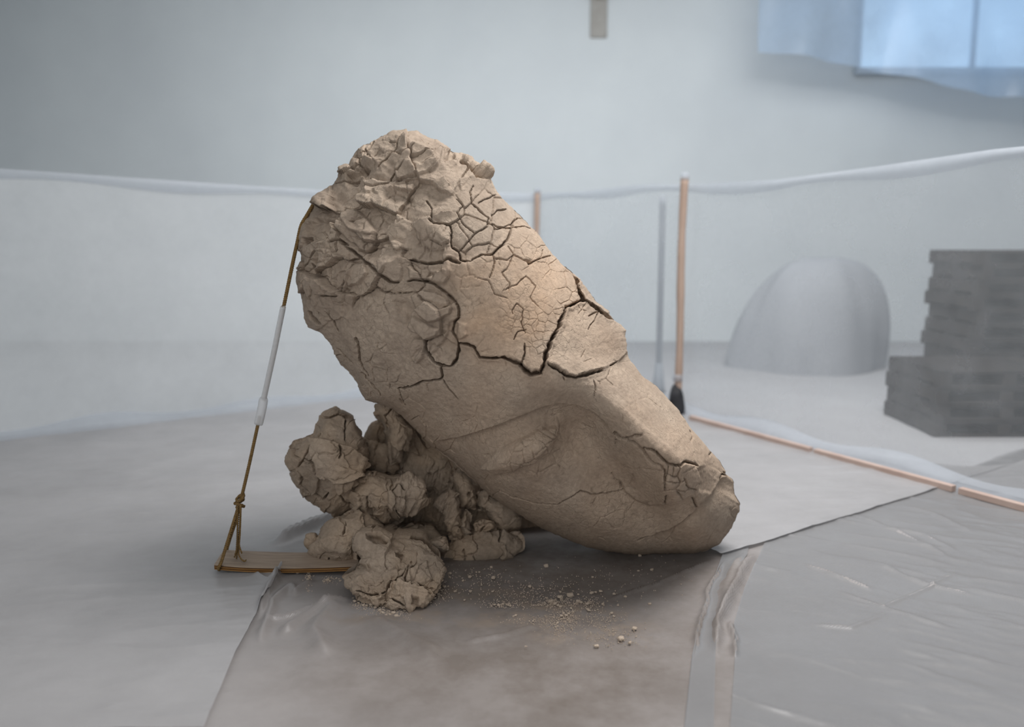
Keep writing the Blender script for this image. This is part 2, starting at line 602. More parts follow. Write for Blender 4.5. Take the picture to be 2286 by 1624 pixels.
M['seat_top'] = plain_mat('worn_board', s2l(140, 124, 110), 0.7, 0.25, (s2l(166, 148, 130), 3.2), 0.25, (2.0, 14, 14))
M['ply_light'] = plain_mat('ply_light', s2l(150, 112, 66), 0.8, 0.2, (s2l(128, 92, 52), 18.0), 0.2, (1, 8, 8))
M['ply_dark'] = plain_mat('ply_dark', s2l(92, 62, 36), 0.8, 0.2, (s2l(74, 50, 30), 18.0), 0.2, (1, 8, 8))
M['pallet'] = plain_mat('dark_pallet_wood', s2l(52, 46, 42), 0.85, 0.2, (s2l(36, 33, 34), 5.0), 0.3)
M['tarp'] = plain_mat('grey_tarp', s2l(160, 163, 168), 0.9, 0.1, (s2l(154, 157, 162), 2.0), 0.3)
M['frame'] = plain_mat('window_frame', s2l(190, 200, 210), 0.5, 0.4)
M['bracket'] = plain_mat('grey_brown_metal', s2l(168, 165, 160), 0.6, 0.3, (s2l(156, 152, 146), 8.0))
m, nt, b = new_mat('blue_glow_pane')  # invented blue glow behind the hanging film
b.inputs['Base Color'].default_value = (0.5, 0.62, 0.75, 1)
b.inputs['Emission Color'].default_value = tuple(s2l(176, 208, 236)) + (1,)
b.inputs['Emission Strength'].default_value = 1.1
M['pane'] = m
m, nt, b = new_mat('blur_white')  # see-through white that stands for the rope's blurred stretch
b.inputs['Base Color'].default_value = tuple(s2l(225, 226, 228)) + (1,)
b.inputs['Roughness'].default_value = 0.3
b.inputs['Alpha'].default_value = 0.62
M['blur_tube'] = m

# ------------------------------------------------------------------ the room
def structure(o):
    o['kind'] = 'structure'
    return o


XL, XR, YB, ZC, YF = -8.5, 8.5, 13.0, 5.6, -1.5
structure(box_obj('floor', (XL - 0.2, YF, -0.12), (XR + 0.2, YB + 0.2, 0), M['floor']))
structure(box_obj('wall_back', (XL - 0.2, YB, 0), (XR + 0.2, YB + 0.2, ZC), M['wall']))
structure(box_obj('wall_left', (XL - 0.2, YF, 0), (XL, YB, ZC), M['wall']))
structure(box_obj('wall_right', (XR, YF, 0), (XR + 0.2, YB, ZC), M['wall']))
structure(box_obj('ceiling', (XL - 0.2, YF, ZC), (XR + 0.2, YB + 0.2, ZC + 0.12), M['ceiling']))


# ------------------------------------------------------------------ floor sheets
FLOOR_RIDGES = [  # photo pixels, height in metres, half width in metres
    ([(640, 1262), (600, 1330), (572, 1392)], .014, .012),
    ([(660, 1300), (610, 1350), (580, 1450)], .010, .02),
    ([(575, 1395), (640, 1385), (760, 1350), (800, 1340)], .010, .010),
    ([(750, 1350), (690, 1380), (620, 1430)], .012, .02),
    ([(560, 1290), (600, 1310), (640, 1290)], .008, .010),
    ([(700, 1300), (660, 1330), (650, 1310)], .010, .015),
    ([(760, 1340), (700, 1420), (740, 1480)], .014, .04),
    ([(820, 1380), (900, 1430), (1000, 1480)], .012, .05),
    ([(1029, 1441), (1120, 1425), (1210, 1400)], .006, .012),
    ([(1341, 1352), (1460, 1310), (1600, 1252)], .008, .006),
    ([(1620, 1260), (1580, 1330), (1560, 1420), (1545, 1480)], .012, .010),
    ([(1690, 1235), (1650, 1300), (1600, 1400), (1595, 1480)], .018, .016),
    ([(1660, 1240), (1620, 1320), (1605, 1400)], .012, .03),
    ([(1625, 1390), (1640, 1440), (1645, 1480)], .012, .010),
    ([(1780, 1262), (1860, 1290), (1960, 1330)], .008, .015),
    ([(1980, 1180), (2060, 1200), (2140, 1240)], .006, .02),
    ([(1850, 1320), (1990, 1370), (2140, 1420)], .006, .014),
    ([(1950, 1370), (2050, 1330), (2140, 1280)], .006, .010),
    ([(1800, 1400), (1900, 1410), (1980, 1380)], .006, .012),
    ([(1900, 1150), (2000, 1190), (2140, 1260)], .006, .02),
    ([(1950, 1260), (2060, 1310), (2200, 1340)], .006, .016),
    ([(2000, 1130), (2080, 1150), (2180, 1200)], .006, .02),
    ([(600, 1232), (650, 1212), (720, 1185), (790, 1160)], .03, .03),
]


def sheet_patch(name, near, far, n, mm, mat, z0, seed, amp, bend, label, edge_lift=0.0, dust=None):
    A = resample(ground(*np.asarray(near, float).T)[:, :2], n)
    B = resample(ground(*np.asarray(far, float).T)[:, :2], n)
    t = (np.linspace(0, 1, mm) ** 1.25)[:, None, None]
    P = A[None] * (1 - t) + B[None] * t
    X, Y = P[..., 0], P[..., 1]
    Z = np.full(X.shape, z0)
    k = 1.0
    ca, sa = math.cos(bend), math.sin(bend)
    u, v = X * ca + Y * sa, -X * sa + Y * ca
    # the common lie of all the sheets, then this sheet's own creases on top
    Z = Z + 0.006 * (1 + fbm(X, Y, 0.5, 3, 7))
    w = fbm(u * 1.0, v * 3.2, 0.55, 4, seed, True)
    Z = Z + amp * np.clip(w - 0.05, 0, 1) ** 1.5 + amp * 0.5 * np.clip(fbm(X, Y, 0.35, 3, seed + 5), 0, 1)
    for pts, h, hw in FLOOR_RIDGES:
        g = ground(*np.asarray(pts, float).T)[:, :2]
        bb = (X > g[:, 0].min() - .3) & (X < g[:, 0].max() + .3) & (Y > g[:, 1].min() - .3) & (Y < g[:, 1].max() + .3)
        if not bb.any():
            continue
        D, S = seg_dist(X[bb] + 0.01 * fbm(X[bb], Y[bb], .1, 2, 3), Y[bb], g)
        Z[bb] += (1.5 if 'right' in mat.name or 'grey' in mat.name else 2.4) * h * np.exp(-np.abs(D / hw) ** 1.4) * sm(0, .2, S) * sm(0, .2, 1 - S)
    if edge_lift:
        Z += edge_lift * np.exp(-t[..., 0] * 60)
    V = np.stack([X, Y, np.maximum(Z, 0.001)], -1).reshape(-1, 3)
    i = np.arange(mm - 1)[:, None] * n; j = np.arange(n - 1)[None]
    F = np.stack([i + j, i + j + 1, i + n + j + 1, i + n + j], -1).reshape(-1, 4)
    col = None
    if dust is not None:
        col = dust(X, Y).ravel()
    o = raw_mesh(name, V, F, mat, None, True, None, col)
    if dust is not None:
        o.data.attributes.new('tan', 'FLOAT', 'POINT').data.foreach_set('value', tan_field(X, Y).ravel().astype(np.float32))
    return tag(o, label, 'plastic sheet')


def blobs(X, Y, L):
    d = np.zeros(X.shape)
    for (px, py, rx, ry, a) in L:
        g = ground(px, py)
        d = np.maximum(d, a * np.exp(-(((X - g[0]) / rx) ** 2 + ((Y - g[1]) / ry) ** 2) ** 1.5))
    return np.clip(d, 0, 1)


def dust_field(X, Y):
    return blobs(X, Y, ((1220, 1280, 1.1, .75, 1.0), (1200, 1480, .95, .8, 1.0), (930, 1420, .45, .4, .75), (1450, 1400, .42, .5, .85), (690, 1296, .05, .10, .6)))


def tan_field(X, Y):
    return blobs(X, Y, ((1250, 1368, .34, .12, 1.0), (1360, 1405, .16, .14, .9), (880, 1378, .26, .10, .9), (1140, 1385, .26, .10, .8), (1060, 1330, .3, .12, .7), (1240, 1420, .10, .10, .7), (1050, 1395, .2, .05, .6)))


sheet_patch('plastic_floor_sheet', [(-700, 1900), (1143, 1900), (3000, 1900)], [(-700, 1150), (1143, 1010), (3000, 1150)], 620, 330,
            M['sheet_base'], 0.001, 11, .003, 0.5, 'brownish dusty clear plastic sheet in front of and under the clay head', dust=dust_field)
sheet_patch('plastic_floor_sheet', [(455, 1640), (527, 1469), (570, 1390), (628, 1290), (700, 1235), (850, 1140), (1150, 1110), (1400, 1165), (1560, 1225), (1610, 1249), (1700, 1222), (1830, 1180), (1980, 1132), (2100, 1094), (2330, 1020)],
            [(-1400, 1640), (-1000, 1200), (-600, 1050), (-190, 1005), (154, 966), (700, 906), (1198, 843), (1517, 920), (1760, 984), (2400, 1150)], 760, 240,
            M['sheet_pale'], 0.0135, 23, .007, 0.2, 'large pale plastic floor sheet reaching back to both screens', edge_lift=.004)
sheet_patch('plastic_floor_sheet', [(1520, 1700), (1545, 1469), (1562, 1400), (1588, 1320), (1615, 1240), (1625, 1225)],
            [(1592, 1700), (1597, 1469), (1602, 1400), (1632, 1330), (1668, 1245), (1672, 1225)], 160, 30,
            M['sheet_right'], 0.0062, 31, .006, 1.4, 'narrow pale plastic strip lying between the dusty and the grey floor sheets', edge_lift=.003)
sheet_patch('plastic_floor_sheet', [(1625, 1700), (1641, 1469), (1638, 1400), (1662, 1320), (1700, 1235), (1712, 1205)],
            [(2900, 1700), (2700, 1350), (2550, 1150), (2420, 1050), (2330, 990)], 260, 330,
            M['sheet_right'], 0.0062, 37, .012, 2.6, 'wrinkled grey plastic floor sheet right of the clay head', edge_lift=.003)

# ------------------------------------------------------------------ plastic screens, posts, battens
G_L = ground(-420, 1034)
G_C = ground(1198, 843)
G_P = ground(1517, 921)
G_R = ground(2500, 1183)
SCREEN_H = 2.01


def screen(name, pts, heights, label, seed, mat):
    P = resample(np.asarray(pts)[:, :2], 220)
    s = np.linspace(0, 1, 220)
    H = np.interp(s, np.linspace(0, 1, len(heights)), heights)
    d = P[-1] - P[0]; nn = np.array([-d[1], d[0]]) / np.hypot(*d)
    nz = 70
    t = np.linspace(0, 1, nz)[:, None]
    L = np.hypot(*d)
    S, T = np.meshgrid(s * L, t[:, 0] * 2.0)
    off = 0.018 * fbm(S + 0.5 * T, T * 2.2, 1.3, 2, seed) + 0.006 * fbm(S, T, 0.6, 2, seed + 1) + 0.03 * np.sin(S * 1.7 + T * 1.2)
    off = off * np.sin(np.clip(T / 2.0, 0, 1) * math.pi) ** 0.5
    V = np.stack([P[None, :, 0] + nn[0] * off, P[None, :, 1] + nn[1] * off, 0.03 + t * (H[None] - 0.03)], -1).reshape(-1, 3)
    n = 220
    i = np.arange(nz - 1)[:, None] * n; j = np.arange(n - 1)[None]
    F = np.stack([i + j, i + j + 1, i + n + j + 1, i + n + j], -1).reshape(-1, 4)
    rt = thing(name, (P[0][0], P[0][1], 0), label, 'plastic screen')
    raw_mesh('film', V, F, mat, rt)
    # folded top hem
    top = np.stack([P[:, 0], P[:, 1], H], -1)
    bw = np.linspace(0, 1, 7)
    hv = []
    for k in bw:
        q = top.copy(); q[:, 2] -= k * (0.08 + 0.02 * np.sin(s * 23 + seed)); q[:, :2] -= nn * (0.012 * math.sin(k * math.pi) + 0.012)
        hv.append(q)
    hv = np.stack(hv).reshape(-1, 3)
    i = np.arange(6)[:, None] * n
    F2 = np.stack([i + j, i + j + 1, i + n + j + 1, i + n + j], -1).reshape(-1, 4)
    raw_mesh('top_hem', hv, F2, M['hem'], rt)
    # loose bottom fold lying on the floor in front of the screen
    fv = []
    prof = [(0.0, .10), (-.02, .075), (-.05, .07), (-.08, .04), (-.10, .012), (-.13, .009)]
    inn = -nn if (np.array([0, 4.0]) - P[110]) @ nn > 0 else nn
    for a, z in prof:
        q = np.stack([P[:, 0], P[:, 1], np.full(n, z)], -1)
        q[:, :2] += inn * a * (1 + .35 * fbm(s[:, None] * 9, s[:, None] * 0 + a, 1, 3, seed + 4)[:, 0])[:, None]
        q[:, 2] *= 1 + .3 * np.sin(s * 31 + seed)
        q[:, 2] = np.maximum(q[:, 2], 0.009)
        fv.append(q)
    fv = np.stack(fv).reshape(-1, 3)
    i = np.arange(len(prof) - 1)[:, None] * n
    F3 = np.stack([i + j, i + j + 1, i + n + j + 1, i + n + j], -1).reshape(-1, 4)
    raw_mesh('bottom_fold', fv, F3, M['hem'], rt)
    return rt


screen('plastic_screen', [G_L, G_C], [2.02, 2.04, 2.01, 1.98, 1.96, 2.0, 2.02], 'translucent plastic screen across the back, left of the clay head', 5, M['screen'])
screen('plastic_screen', [G_C, G_P, G_R], [2.02, 2.0, 2.02, 1.98, 1.96, 1.99, 2.03, 2.03], 'translucent plastic screen running along the right side behind the tall post', 9, M['screen_clear'])


def post(g, h, lean, label, rad):
    rt = thing('wooden_post', (g[0], g[1], 0), label, 'post', None)
    n = 40
    zz = np.linspace(0.02, h, n)
    pts = np.stack([g[0] + lean * (zz / h - .0) + .008 * np.sin(zz * 3.1), np.full(n, g[1]), zz], -1)
    r = rad * (1 + .05 * np.sin(zz * 7) + .03 * np.sin(zz * 19))
    tube_obj('pole', [(pts, r)], M['post'], rt, 12)
    tube_obj('pole_cap', [(np.array([[g[0] + lean, g[1], h - .02], [g[0] + lean, g[1], h + .02], [g[0] + lean, g[1], h + .045]]), np.array([rad * 1.12, rad * 1.12, rad * .7]))], M['hem'], rt, 12)
    return rt, pts


inw = np.array([-0.06, -0.10])
gp = G_P.copy(); gp[0] -= .05; gp[1] -= .12
rt, pts = post(gp, 2.03, 0.015, 'tall slim wooden post with a black foot, behind the face', .033)
# black rubber boot, tape band and strap on the foot
tube_obj('boot', [(np.array([[gp[0], gp[1], 0.0], [gp[0], gp[1], .05], [gp[0] - .005, gp[1], .18], [gp[0] - .01, gp[1], .25]]), np.array([.085, .075, .06, .04]))], M['black'], rt, 14)
tube_obj('tape_band', [(np.array([[gp[0], gp[1], .30], [gp[0], gp[1], .36]]), .043)], M['hem'], rt, 14)
tube_obj('boot_strap', [(np.array([[gp[0] - .06, gp[1] - .03, .06], [gp[0] - .045, gp[1] - .03, .16], [gp[0] - .02, gp[1] - .02, .27]]), .022)], M['black'], rt, 8)
gc = G_C.copy(); gc[1] -= .06
post(gc, 2.03, 0.0, 'short-looking wooden post farther back, above the shoulder of the head', .030)
gs = ground(1478, 893)
# the pole behind the film, left of the tall post
tube_pts = np.stack([np.full(20, gs[0] + .03), np.full(20, gs[1] + .4), np.linspace(0.0, 1.95, 20)], -1)
rt2 = thing('grey_post', (gs[0] + .03, gs[1] + .4, 0), 'faint grey post showing through the film left of the tall wooden post', 'post')
tube_obj('pole', [(tube_pts, .03)], M['grey_paint'], rt2, 10)
tube_obj('pole_foot', [(np.array([[gs[0] + .03, gs[1] + .4, 0], [gs[0] + .03, gs[1] + .4, .06], [gs[0] + .03, gs[1] + .4, .3]]), np.array([.07, .06, .035]))], M['grey_paint'], rt2, 10)

# wooden battens that hold down the right screen
def batten(p0, p1, label):
    p0 = np.asarray(p0); p1 = np.asarray(p1)
    d = p1 - p0; L = np.hypot(d[0], d[1]); a = math.atan2(d[1], d[0])
    c = (p0 + p1) / 2
    o = box_obj('wooden_batten', (c[0] - L / 2, c[1] - .022, .012), (c[0] + L / 2, c[1] + .022, .052), M['batten'], None, .004, a)
    tag(o, label, 'batten', 'floor battens')
    return o


bd = (G_R - G_P)[:2]; bd /= np.hypot(*bd); bn = np.array([bd[1], -bd[0]])
if bn @ (np.array([0, 4.]) - G_P[:2]) < 0: bn = -bn
for k, (a, b_, lab) in enumerate(((.35, 1.65, 'wooden batten along the right screen, the one nearest the tall post'),
                                  (1.69, 2.75, 'wooden batten along the right screen, middle one of the visible row'),
                                  (2.79, 4.3, 'wooden batten along the right screen, at the right picture edge'))):
    q = G_P[:2] + bn * .17
    batten(np.r_[q + bd * a, 0], np.r_[q + bd * b_, 0], lab)

# ------------------------------------------------------------------ things behind the right screen
def pallet(x0, x1, y0, y1, z, label):
    rt = thing('pallet', ((x0 + x1) / 2, (y0 + y1) / 2, z), label, 'pallet', 'dark pallets behind the right screen')
    n = 7
    w = (y1 - y0) / n
    for k in range(n):
        box_obj('board', (x0, y0 + k * w + .008, z + .105), (x1, y0 + (k + 1) * w - .008, z + .128), M['pallet'], rt)
    for k in range(3):
        xx = x0 + (x1 - x0 - .1) * k / 2
        box_obj('stringer', (xx, y0, z + .022), (xx + .1, y1, z + .104), M['pallet'], rt)
    for yy in (y0, (y0 + y1) / 2 - .05, y1 - .1):
        box_obj('bottom_board', (x0, yy, z), (x1, yy + .1, z + .021), M['pallet'], rt)
    return rt


px0 = 4.02
nlev = 11
for k in range(nlev):
    lv = 'lowest' if k == 0 else ('topmost' if k == nlev - 1 else '%s from the floor' % ['', 'second', 'third', 'fourth', 'fifth', 'sixth', 'seventh', 'eighth', 'ninth', 'tenth'][k])
    jx = [-.02, .02, 0, .03, -.01, .02, .05, .0, .03, .06, .02][k]
    pallet(px0 + jx, px0 + jx + 1.2, 7.5, 8.4, k * .1295, 'dark wooden pallet in the tall stack behind the right screen, %s' % lv)
for k in range(4):
    lv = ['lowest', 'second from the floor', 'third from the floor', 'topmost'][k]
    pallet(3.26 + .02 * (k % 2), 3.26 + 1.1, 6.52, 7.42, k * .1295, 'dark wooden pallet in the low stack before the tall one, %s' % lv)

# a tarpaulin-covered heap, vague behind the film
cv = []
nu, nv = 60, 40
for j in range(nv):
    for i in range(nu):
        a = i / nu * 2 * math.pi
        f = j / (nv - 1)
        r = max(math.cos(f * 1.5707), 0.0) ** .7 * .95
        r *= 1 + .13 * math.sin(a * 3 + f * 2) + .015 * math.sin(a * 9 + 1.3)
        cv.append((3.55 + r * .95 * math.cos(a) + .12 * f, 10.2 + r * .6 * math.sin(a), 1.32 * math.sin(f * 1.5708) * (1 + .06 * math.sin(a * 4) * (1 - f))))
cf = [(j * nu + i, j * nu + (i + 1) % nu, (j + 1) * nu + (i + 1) % nu, (j + 1) * nu + i) for j in range(nv - 1) for i in range(nu)]
o = raw_mesh('covered_heap', cv, cf, M['tarp'])
tag(o, 'vague grey sheet-covered heap seen through the right screen', 'covered heap')

# invented glowing pane, added for blue glow through the film, and a wall bracket
def add_glow_window(n, x0, x1, z0, z1):
    rt = bpy.data.objects.new('window_%d' % n, None); rt.location = ((x0 + x1) / 2, YB, z0); C.objects.link(rt); structure(rt)
    box_obj('pane', (x0, YB - .03, z0), (x1, YB - .012, z1), M['pane'], rt)
    for k in range(3):
        xx = x0 + (x1 - x0) * k / 2
        box_obj('mullion', (xx - .03, YB - .10, z0 + .04), (xx + .03, YB - .002, z1 - .04), M['frame'], rt)
    box_obj('sill', (x0 - .04, YB - .16, z0 - .05), (x1 + .04, YB - .002, z0 + .035), M['frame'], rt)
    box_obj('head_rail', (x0 - .04, YB - .10, z1 - .035), (x1 + .04, YB - .002, z1 + .05), M['frame'], rt)


add_glow_window(1, 5.0, 8.3, 3.95, 5.3)
# a bluish film hung slack from the ceiling before the glowing pane
dn, dz = 90, 30
ds = np.linspace(0, 1, dn)[None]; dt = np.linspace(0, 1, dz)[:, None]
low_edge = 4.02 - .85 * ds ** 1.1 + .10 * np.sin(ds * 9) * ds
dX = 3.3 + 5.0 * ds + 0 * dt
dZ = (ZC - .02) * (1 - dt) + low_edge * dt
dY = 12.0 + .10 * np.sin(ds * 17 + dt * 3) * dt + .05 * np.sin(ds * 41) * dt
dV = np.stack([dX, dY + 0 * dX, dZ], -1).reshape(-1, 3)
ii = np.arange(dz - 1)[:, None] * dn; jj = np.arange(dn - 1)[None]
dF = np.stack([ii + jj, ii + jj + 1, ii + dn + jj + 1, ii + dn + jj], -1).reshape(-1, 4)
tag(raw_mesh('hanging_film', dV, dF, M['drape']), 'pale blue plastic film hanging slack from the ceiling at upper right', 'plastic film')
brk = thing('wall_bracket', (1.25, YB, 4.45), 'small brownish bracket high on the back wall', 'bracket')
box_obj('plate', (1.13, YB - .04, 4.42), (1.37, YB - .003, 5.2), M['bracket'], brk, .01)
box_obj('arm', (1.2, YB - .34, 4.95), (1.3, YB - .04, 5.05), M['bracket'], brk, .01)

# ------------------------------------------------------------------ inflated clay bodies
def concentric(N):
    a = np.linspace(-1, 1, N)
    S, T = np.meshgrid(a, a)
    big = np.abs(S) > np.abs(T)
    r = np.where(big, S, T)
    with np.errstate(divide='ignore', invalid='ignore'):
        th = np.where(big, math.pi / 4 * T / np.where(S == 0, 1, S), math.pi / 2 - math.pi / 4 * S / np.where(T == 0, 1, T))
    th = np.where((S == 0) & (T == 0), 0, th)
    th = np.where(r < 0, th + math.pi, th)
    return np.abs(r), np.mod(th, 2 * math.pi)


def star_radius(poly, c, n=4096):
    """Outline radius as a function of angle about c (the outline is star-shaped)."""
    P = resample(np.vstack([poly, poly[:1]]), 6000) - np.asarray(c)
    th = np.mod(np.arctan2(P[:, 1], P[:, 0]), 2 * math.pi); r = np.hypot(P[:, 0], P[:, 1])
    o = np.argsort(th)
    th, r = th[o], r[o]
    g = np.linspace(0, 2 * math.pi, n, endpoint=False)
    return np.interp(g, np.r_[th[-1] - 2 * math.pi, th, th[0] + 2 * math.pi], np.r_[r[-1], r, r[0]])


def inflate(poly, c, N, Yrim, Tf, Tb, field=None, lowf=None, seed=0, rough=0.0, back_rings=24, zmin=0.0, kpow=1.0, shrink=.99, rim_noise=0.0, rim_fade=.65):
    """A closed body whose outline from the front is poly: front on a concentric grid, back on rings.
    Yrim(x, y): depth of the outline; Tf / Tb: front / back thickness in metres."""
    R = star_radius(np.asarray(poly, float), c)
    nR = len(R)
    gth = np.linspace(0, 2 * math.pi, nR, endpoint=False)
    # inside, the outline is smoothed so that its notches do not run to the middle as creases
    kk = int(nR * 14 / 360)
    ker = np.hanning(2 * kk + 1); ker /= ker.sum()
    Rs = np.convolve(np.r_[R[-kk:], R, R[:kk]], ker, 'valid')
    if rim_noise:
        R = R + rim_noise * fbm(np.cos(gth) * R, np.sin(gth) * R, 9, 3, seed + 50)
    rho, th = concentric(N)
    rho = rho.ravel(); th = th.ravel()

    def place(rho, th, T, sgn):
        r = np.interp(th, np.r_[gth, 2 * math.pi], np.r_[R, R[:1]])
        rs = np.interp(th, np.r_[gth, 2 * math.pi], np.r_[Rs, Rs[:1]])
        r = rs + (r - rs) * rho ** 7
        g = np.sin(rho * math.pi / 2)
        dpt = np.cos(rho * math.pi / 2) ** kpow
        x = c[0] + r * g * np.cos(th); y = c[1] + r * g * np.sin(th)
        Y = Yrim(x, y) - sgn * T * dpt
        if sgn > 0:
            if lowf is not None:
                Y = Y - lowf(x, y) * (1 - rho ** 24)
            P = at(x, y, Y)
        else:
            yr = Yrim(x, y)
            P = at(x, y, yr)
            k = shrink - (1 - shrink) * 0
            P[:, 1] = Y
            # behind the outline the body keeps its true size, drawn a little inwards
            cc = at(c[0], c[1], yr * 1.0)
            f = (1 - (1 - g) * 0.0) * (1 - 0.10 * dpt)
            P[:, 0] = cc[:, 0] + (P[:, 0] - cc[:, 0]) * f
            P[:, 2] = cc[:, 2] + (P[:, 2] - cc[:, 2]) * f
        return x, y, P

    xf, yf, Pf = place(rho, th, Tf, 1)
    i = np.arange(N - 1)[:, None] * N; j = np.arange(N - 1)[None]
    Ff = np.stack([i + j, i + j + 1, i + N + j + 1, i + N + j], -1).reshape(-1, 4)
    # border loop of the grid, in order
    e = np.arange(N - 1)
    loop = np.r_[e, e * N + N - 1, (N - 1) * N + (N - 1 - e), (N - 1 - e) * N]
    thl = th[loop]
    rings = []
    nb = len(loop)
    xs, ys, Ps = [xf], [yf], [Pf]
    base = N * N
    prev = loop
    FB = []
    for k in range(1, back_rings):
        rh = np.full(nb, 1 - k / back_rings)
        xb, yb, Pb = place(rh, thl, Tb, -1)
        xs.append(xb); ys.append(yb); Ps.append(Pb)
        cur = base + np.arange(nb)
        FB.append(np.stack([prev, np.roll(prev, -1), np.roll(cur, -1), cur], -1))
        base += nb
        prev = cur
    V = np.concatenate(Ps); x = np.concatenate(xs); y = np.concatenate(ys)
    # close the back
    V = np.vstack([V, V[prev].mean(0)[None]]); x = np.r_[x, c[0]]; y = np.r_[y, c[1]]
    FB.append(np.stack([prev, np.roll(prev, -1), np.full(nb, base), np.full(nb, base)], -1))
    F = np.vstack([Ff] + FB)
    # outward orientation
    Nn = vnormals(V, F)
    if Nn[(N // 2) * N + N // 2][1] > 0:
        F = F[:, ::-1]
        Nn = -Nn
    if field is not None:
        rh_all = np.r_[rho, np.ones(len(V) - len(rho))]
        h = field(x, y)
        h = np.where(h > 0, h * (1 - rim_fade * sm(.80, .97, rh_all)), h)
        tk = np.r_[Tf * np.cos(rho * math.pi / 2), np.zeros(len(V) - len(rho))]
        h = np.maximum(h, -(.55 * tk + .003))
        h[len(rho):] = np.clip(h[len(rho):], -.003, .02)
        # cracks and hollows go inwards rather than straight along the skin
        dirn = Nn.copy()
        fr = np.arange(len(V)) < len(rho)
        neg = ((h < 0) & fr)[:, None]
        dd = .4 * Nn + .6 * np.array([0., -1., 0.])
        dd /= np.linalg.norm(dd, axis=1, keepdims=True) + 1e-9
        dirn = np.where(neg, dd, dirn)
        V = V + dirn * h[:, None]
    if rough:
        V = V + Nn * (rough * fbm(V[:, 0] + V[:, 1] * 1.3, V[:, 2] + V[:, 1] * .7, .17, 3, seed + 8))[:, None]
    V[:, 2] = np.maximum(V[:, 2], zmin)
    return V, F, x, y, Ff.shape[0]


def fix_tris(F):
    return F


def body_obj(name, V, F, mat, parent, col=None):
    # last ring is closed by triangles given as degenerate quads: drop the repeated corner
    tri = F[:, 2] == F[:, 3]
    tri |= F[:, 0] == F[:, 1]
    q = F[~tri]
    o = raw_mesh(name, V, q, mat, parent, True, None, col)
    return o


# ------------------------------------------------------------------ the clay head
HEAD = [(703, 445), (715, 434), (727, 426), (746, 410), (754, 394), (756, 371), (768, 366), (778, 367), (788, 349), (799, 333), (812, 326), (825, 320), (852, 304), (878, 295), (905, 295), (931, 296),
        (952, 308), (979, 316), (1003, 335), (1011, 340), (1032, 341), (1053, 357), (1074, 376), (1087, 400), (1103, 421), (1115, 439), (1135, 458), (1159, 479), (1183, 505), (1204, 527),
        (1217, 551), (1232, 572), (1248, 585), (1269, 603), (1296, 625), (1314, 651), (1336, 678), (1359, 696), (1369, 714), (1372, 720), (1386, 728), (1396, 739), (1394, 752), (1398, 768), (1395, 784),
        (1407, 805), (1420, 823), (1428, 839), (1449, 852), (1465, 862), (1481, 879), (1497, 897), (1513, 913), (1529, 937), (1537, 953), (1549, 965), (1563, 980), (1584, 1006), (1603, 1025),
        (1619, 1052), (1620, 1061), (1635, 1070), (1638, 1085), (1639, 1104), (1652, 1125), (1651, 1141), (1640, 1165), (1624, 1194), (1603, 1218), (1576, 1231), (1550, 1238), (1497, 1240), (1418, 1239), (1365, 1234),
        (1312, 1223), (1259, 1202), (1206, 1178), (1153, 1146), (1100, 1112), (1053, 1069), (997, 1021), (963, 997), (931, 963), (905, 936), (880, 914), (852, 903), (835, 899), (815, 893),
        (804, 873), (796, 852), (778, 829), (762, 815), (751, 799), (745, 780), (743, 764), (732, 754), (722, 746), (704, 737), (688, 730), (680, 701), (676, 680), (674, 666), (668, 640), (665, 622), (665, 601), (674, 572), (667, 556), (670, 535), (672, 503), (685, 482), (694, 463)]
HY = gY(1240) + 0.02

HF = Field(640, 270, 1680, 1265, 3)
X, Y = HF.X, HF.Y

P_FORE = [(1025, 693), (1012, 640), (1008, 605), (1028, 585), (1053, 582), (1077, 569), (1099, 572), (1116, 556), (1130, 535), (1137, 511), (1167, 508), (1204, 527), (1250, 570), (1251, 588), (1272, 611), (1288, 654), (1285, 678),
          (1256, 691), (1243, 736), (1220, 785), (1213, 812), (1206, 833), (1183, 834), (1165, 812), (1130, 801), (1074, 799), (1058, 772), (1025, 764)]
P_FRAG = [(1256, 691), (1285, 678), (1301, 672), (1317, 688), (1338, 699), (1367, 715), (1420, 720), (1420, 790), (1395, 790), (1375, 812), (1343, 831), (1306, 840), (1283, 847), (1264, 840), (1243, 824), (1215, 814), (1220, 785), (1243, 736)]
P_RIDGE = [(1249, 586), (1272, 611), (1286, 628), (1289, 654), (1301, 671), (1338, 698), (1368, 715), (1400, 690), (1330, 620), (1262, 570)]
P_FACE = [(835, 892), (891, 868), (918, 862), (944, 852), (985, 846), (987, 818), (1010, 816), (1021, 799), (1025, 764), (1058, 772), (1074, 799), (1130, 801), (1165, 812), (1183, 834), (1206, 833), (1215, 814), (1243, 824), (1264, 840), (1283, 847), (1306, 840), (1343, 831), (1375, 812), (1395, 790), (1440, 780), (1720, 1000), (1720, 1300), (800, 1300)]
P_LID = [(1105, 1010), (1150, 988), (1200, 962), (1248, 950), (1240, 977), (1227, 1006), (1193, 1033), (1153, 1048), (1100, 1059), (1070, 1045)]
P_NOSE = [(1362, 868), (1399, 912), (1444, 952), (1497, 990), (1530, 1012), (1557, 1042), (1562, 1080), (1552, 1115), (1520, 1126), (1484, 1132), (1440, 1128), (1405, 1110), (1390, 1090), (1380, 1040), (1373, 969), (1352, 930), (1345, 880)]
MOUTH = [(1425, 1208), (1441, 1203), (1484, 1191), (1523, 1168), (1561, 1138), (1590, 1109), (1608, 1078), (1617, 1056)]
P_CHIN = MOUTH + [(1700, 1040), (1700, 1300), (1400, 1300)]

fore = sm(-14, 14, sdist(HF.WX, HF.WY, P_FORE))
face = sm(-12, 12, sdist(HF.WX, HF.WY, P_FACE))
lid = sm(-4, 5, sdist(X, Y, P_LID))
frag = sm(-4, 4, sdist(HF.WX, HF.WY, P_FRAG))
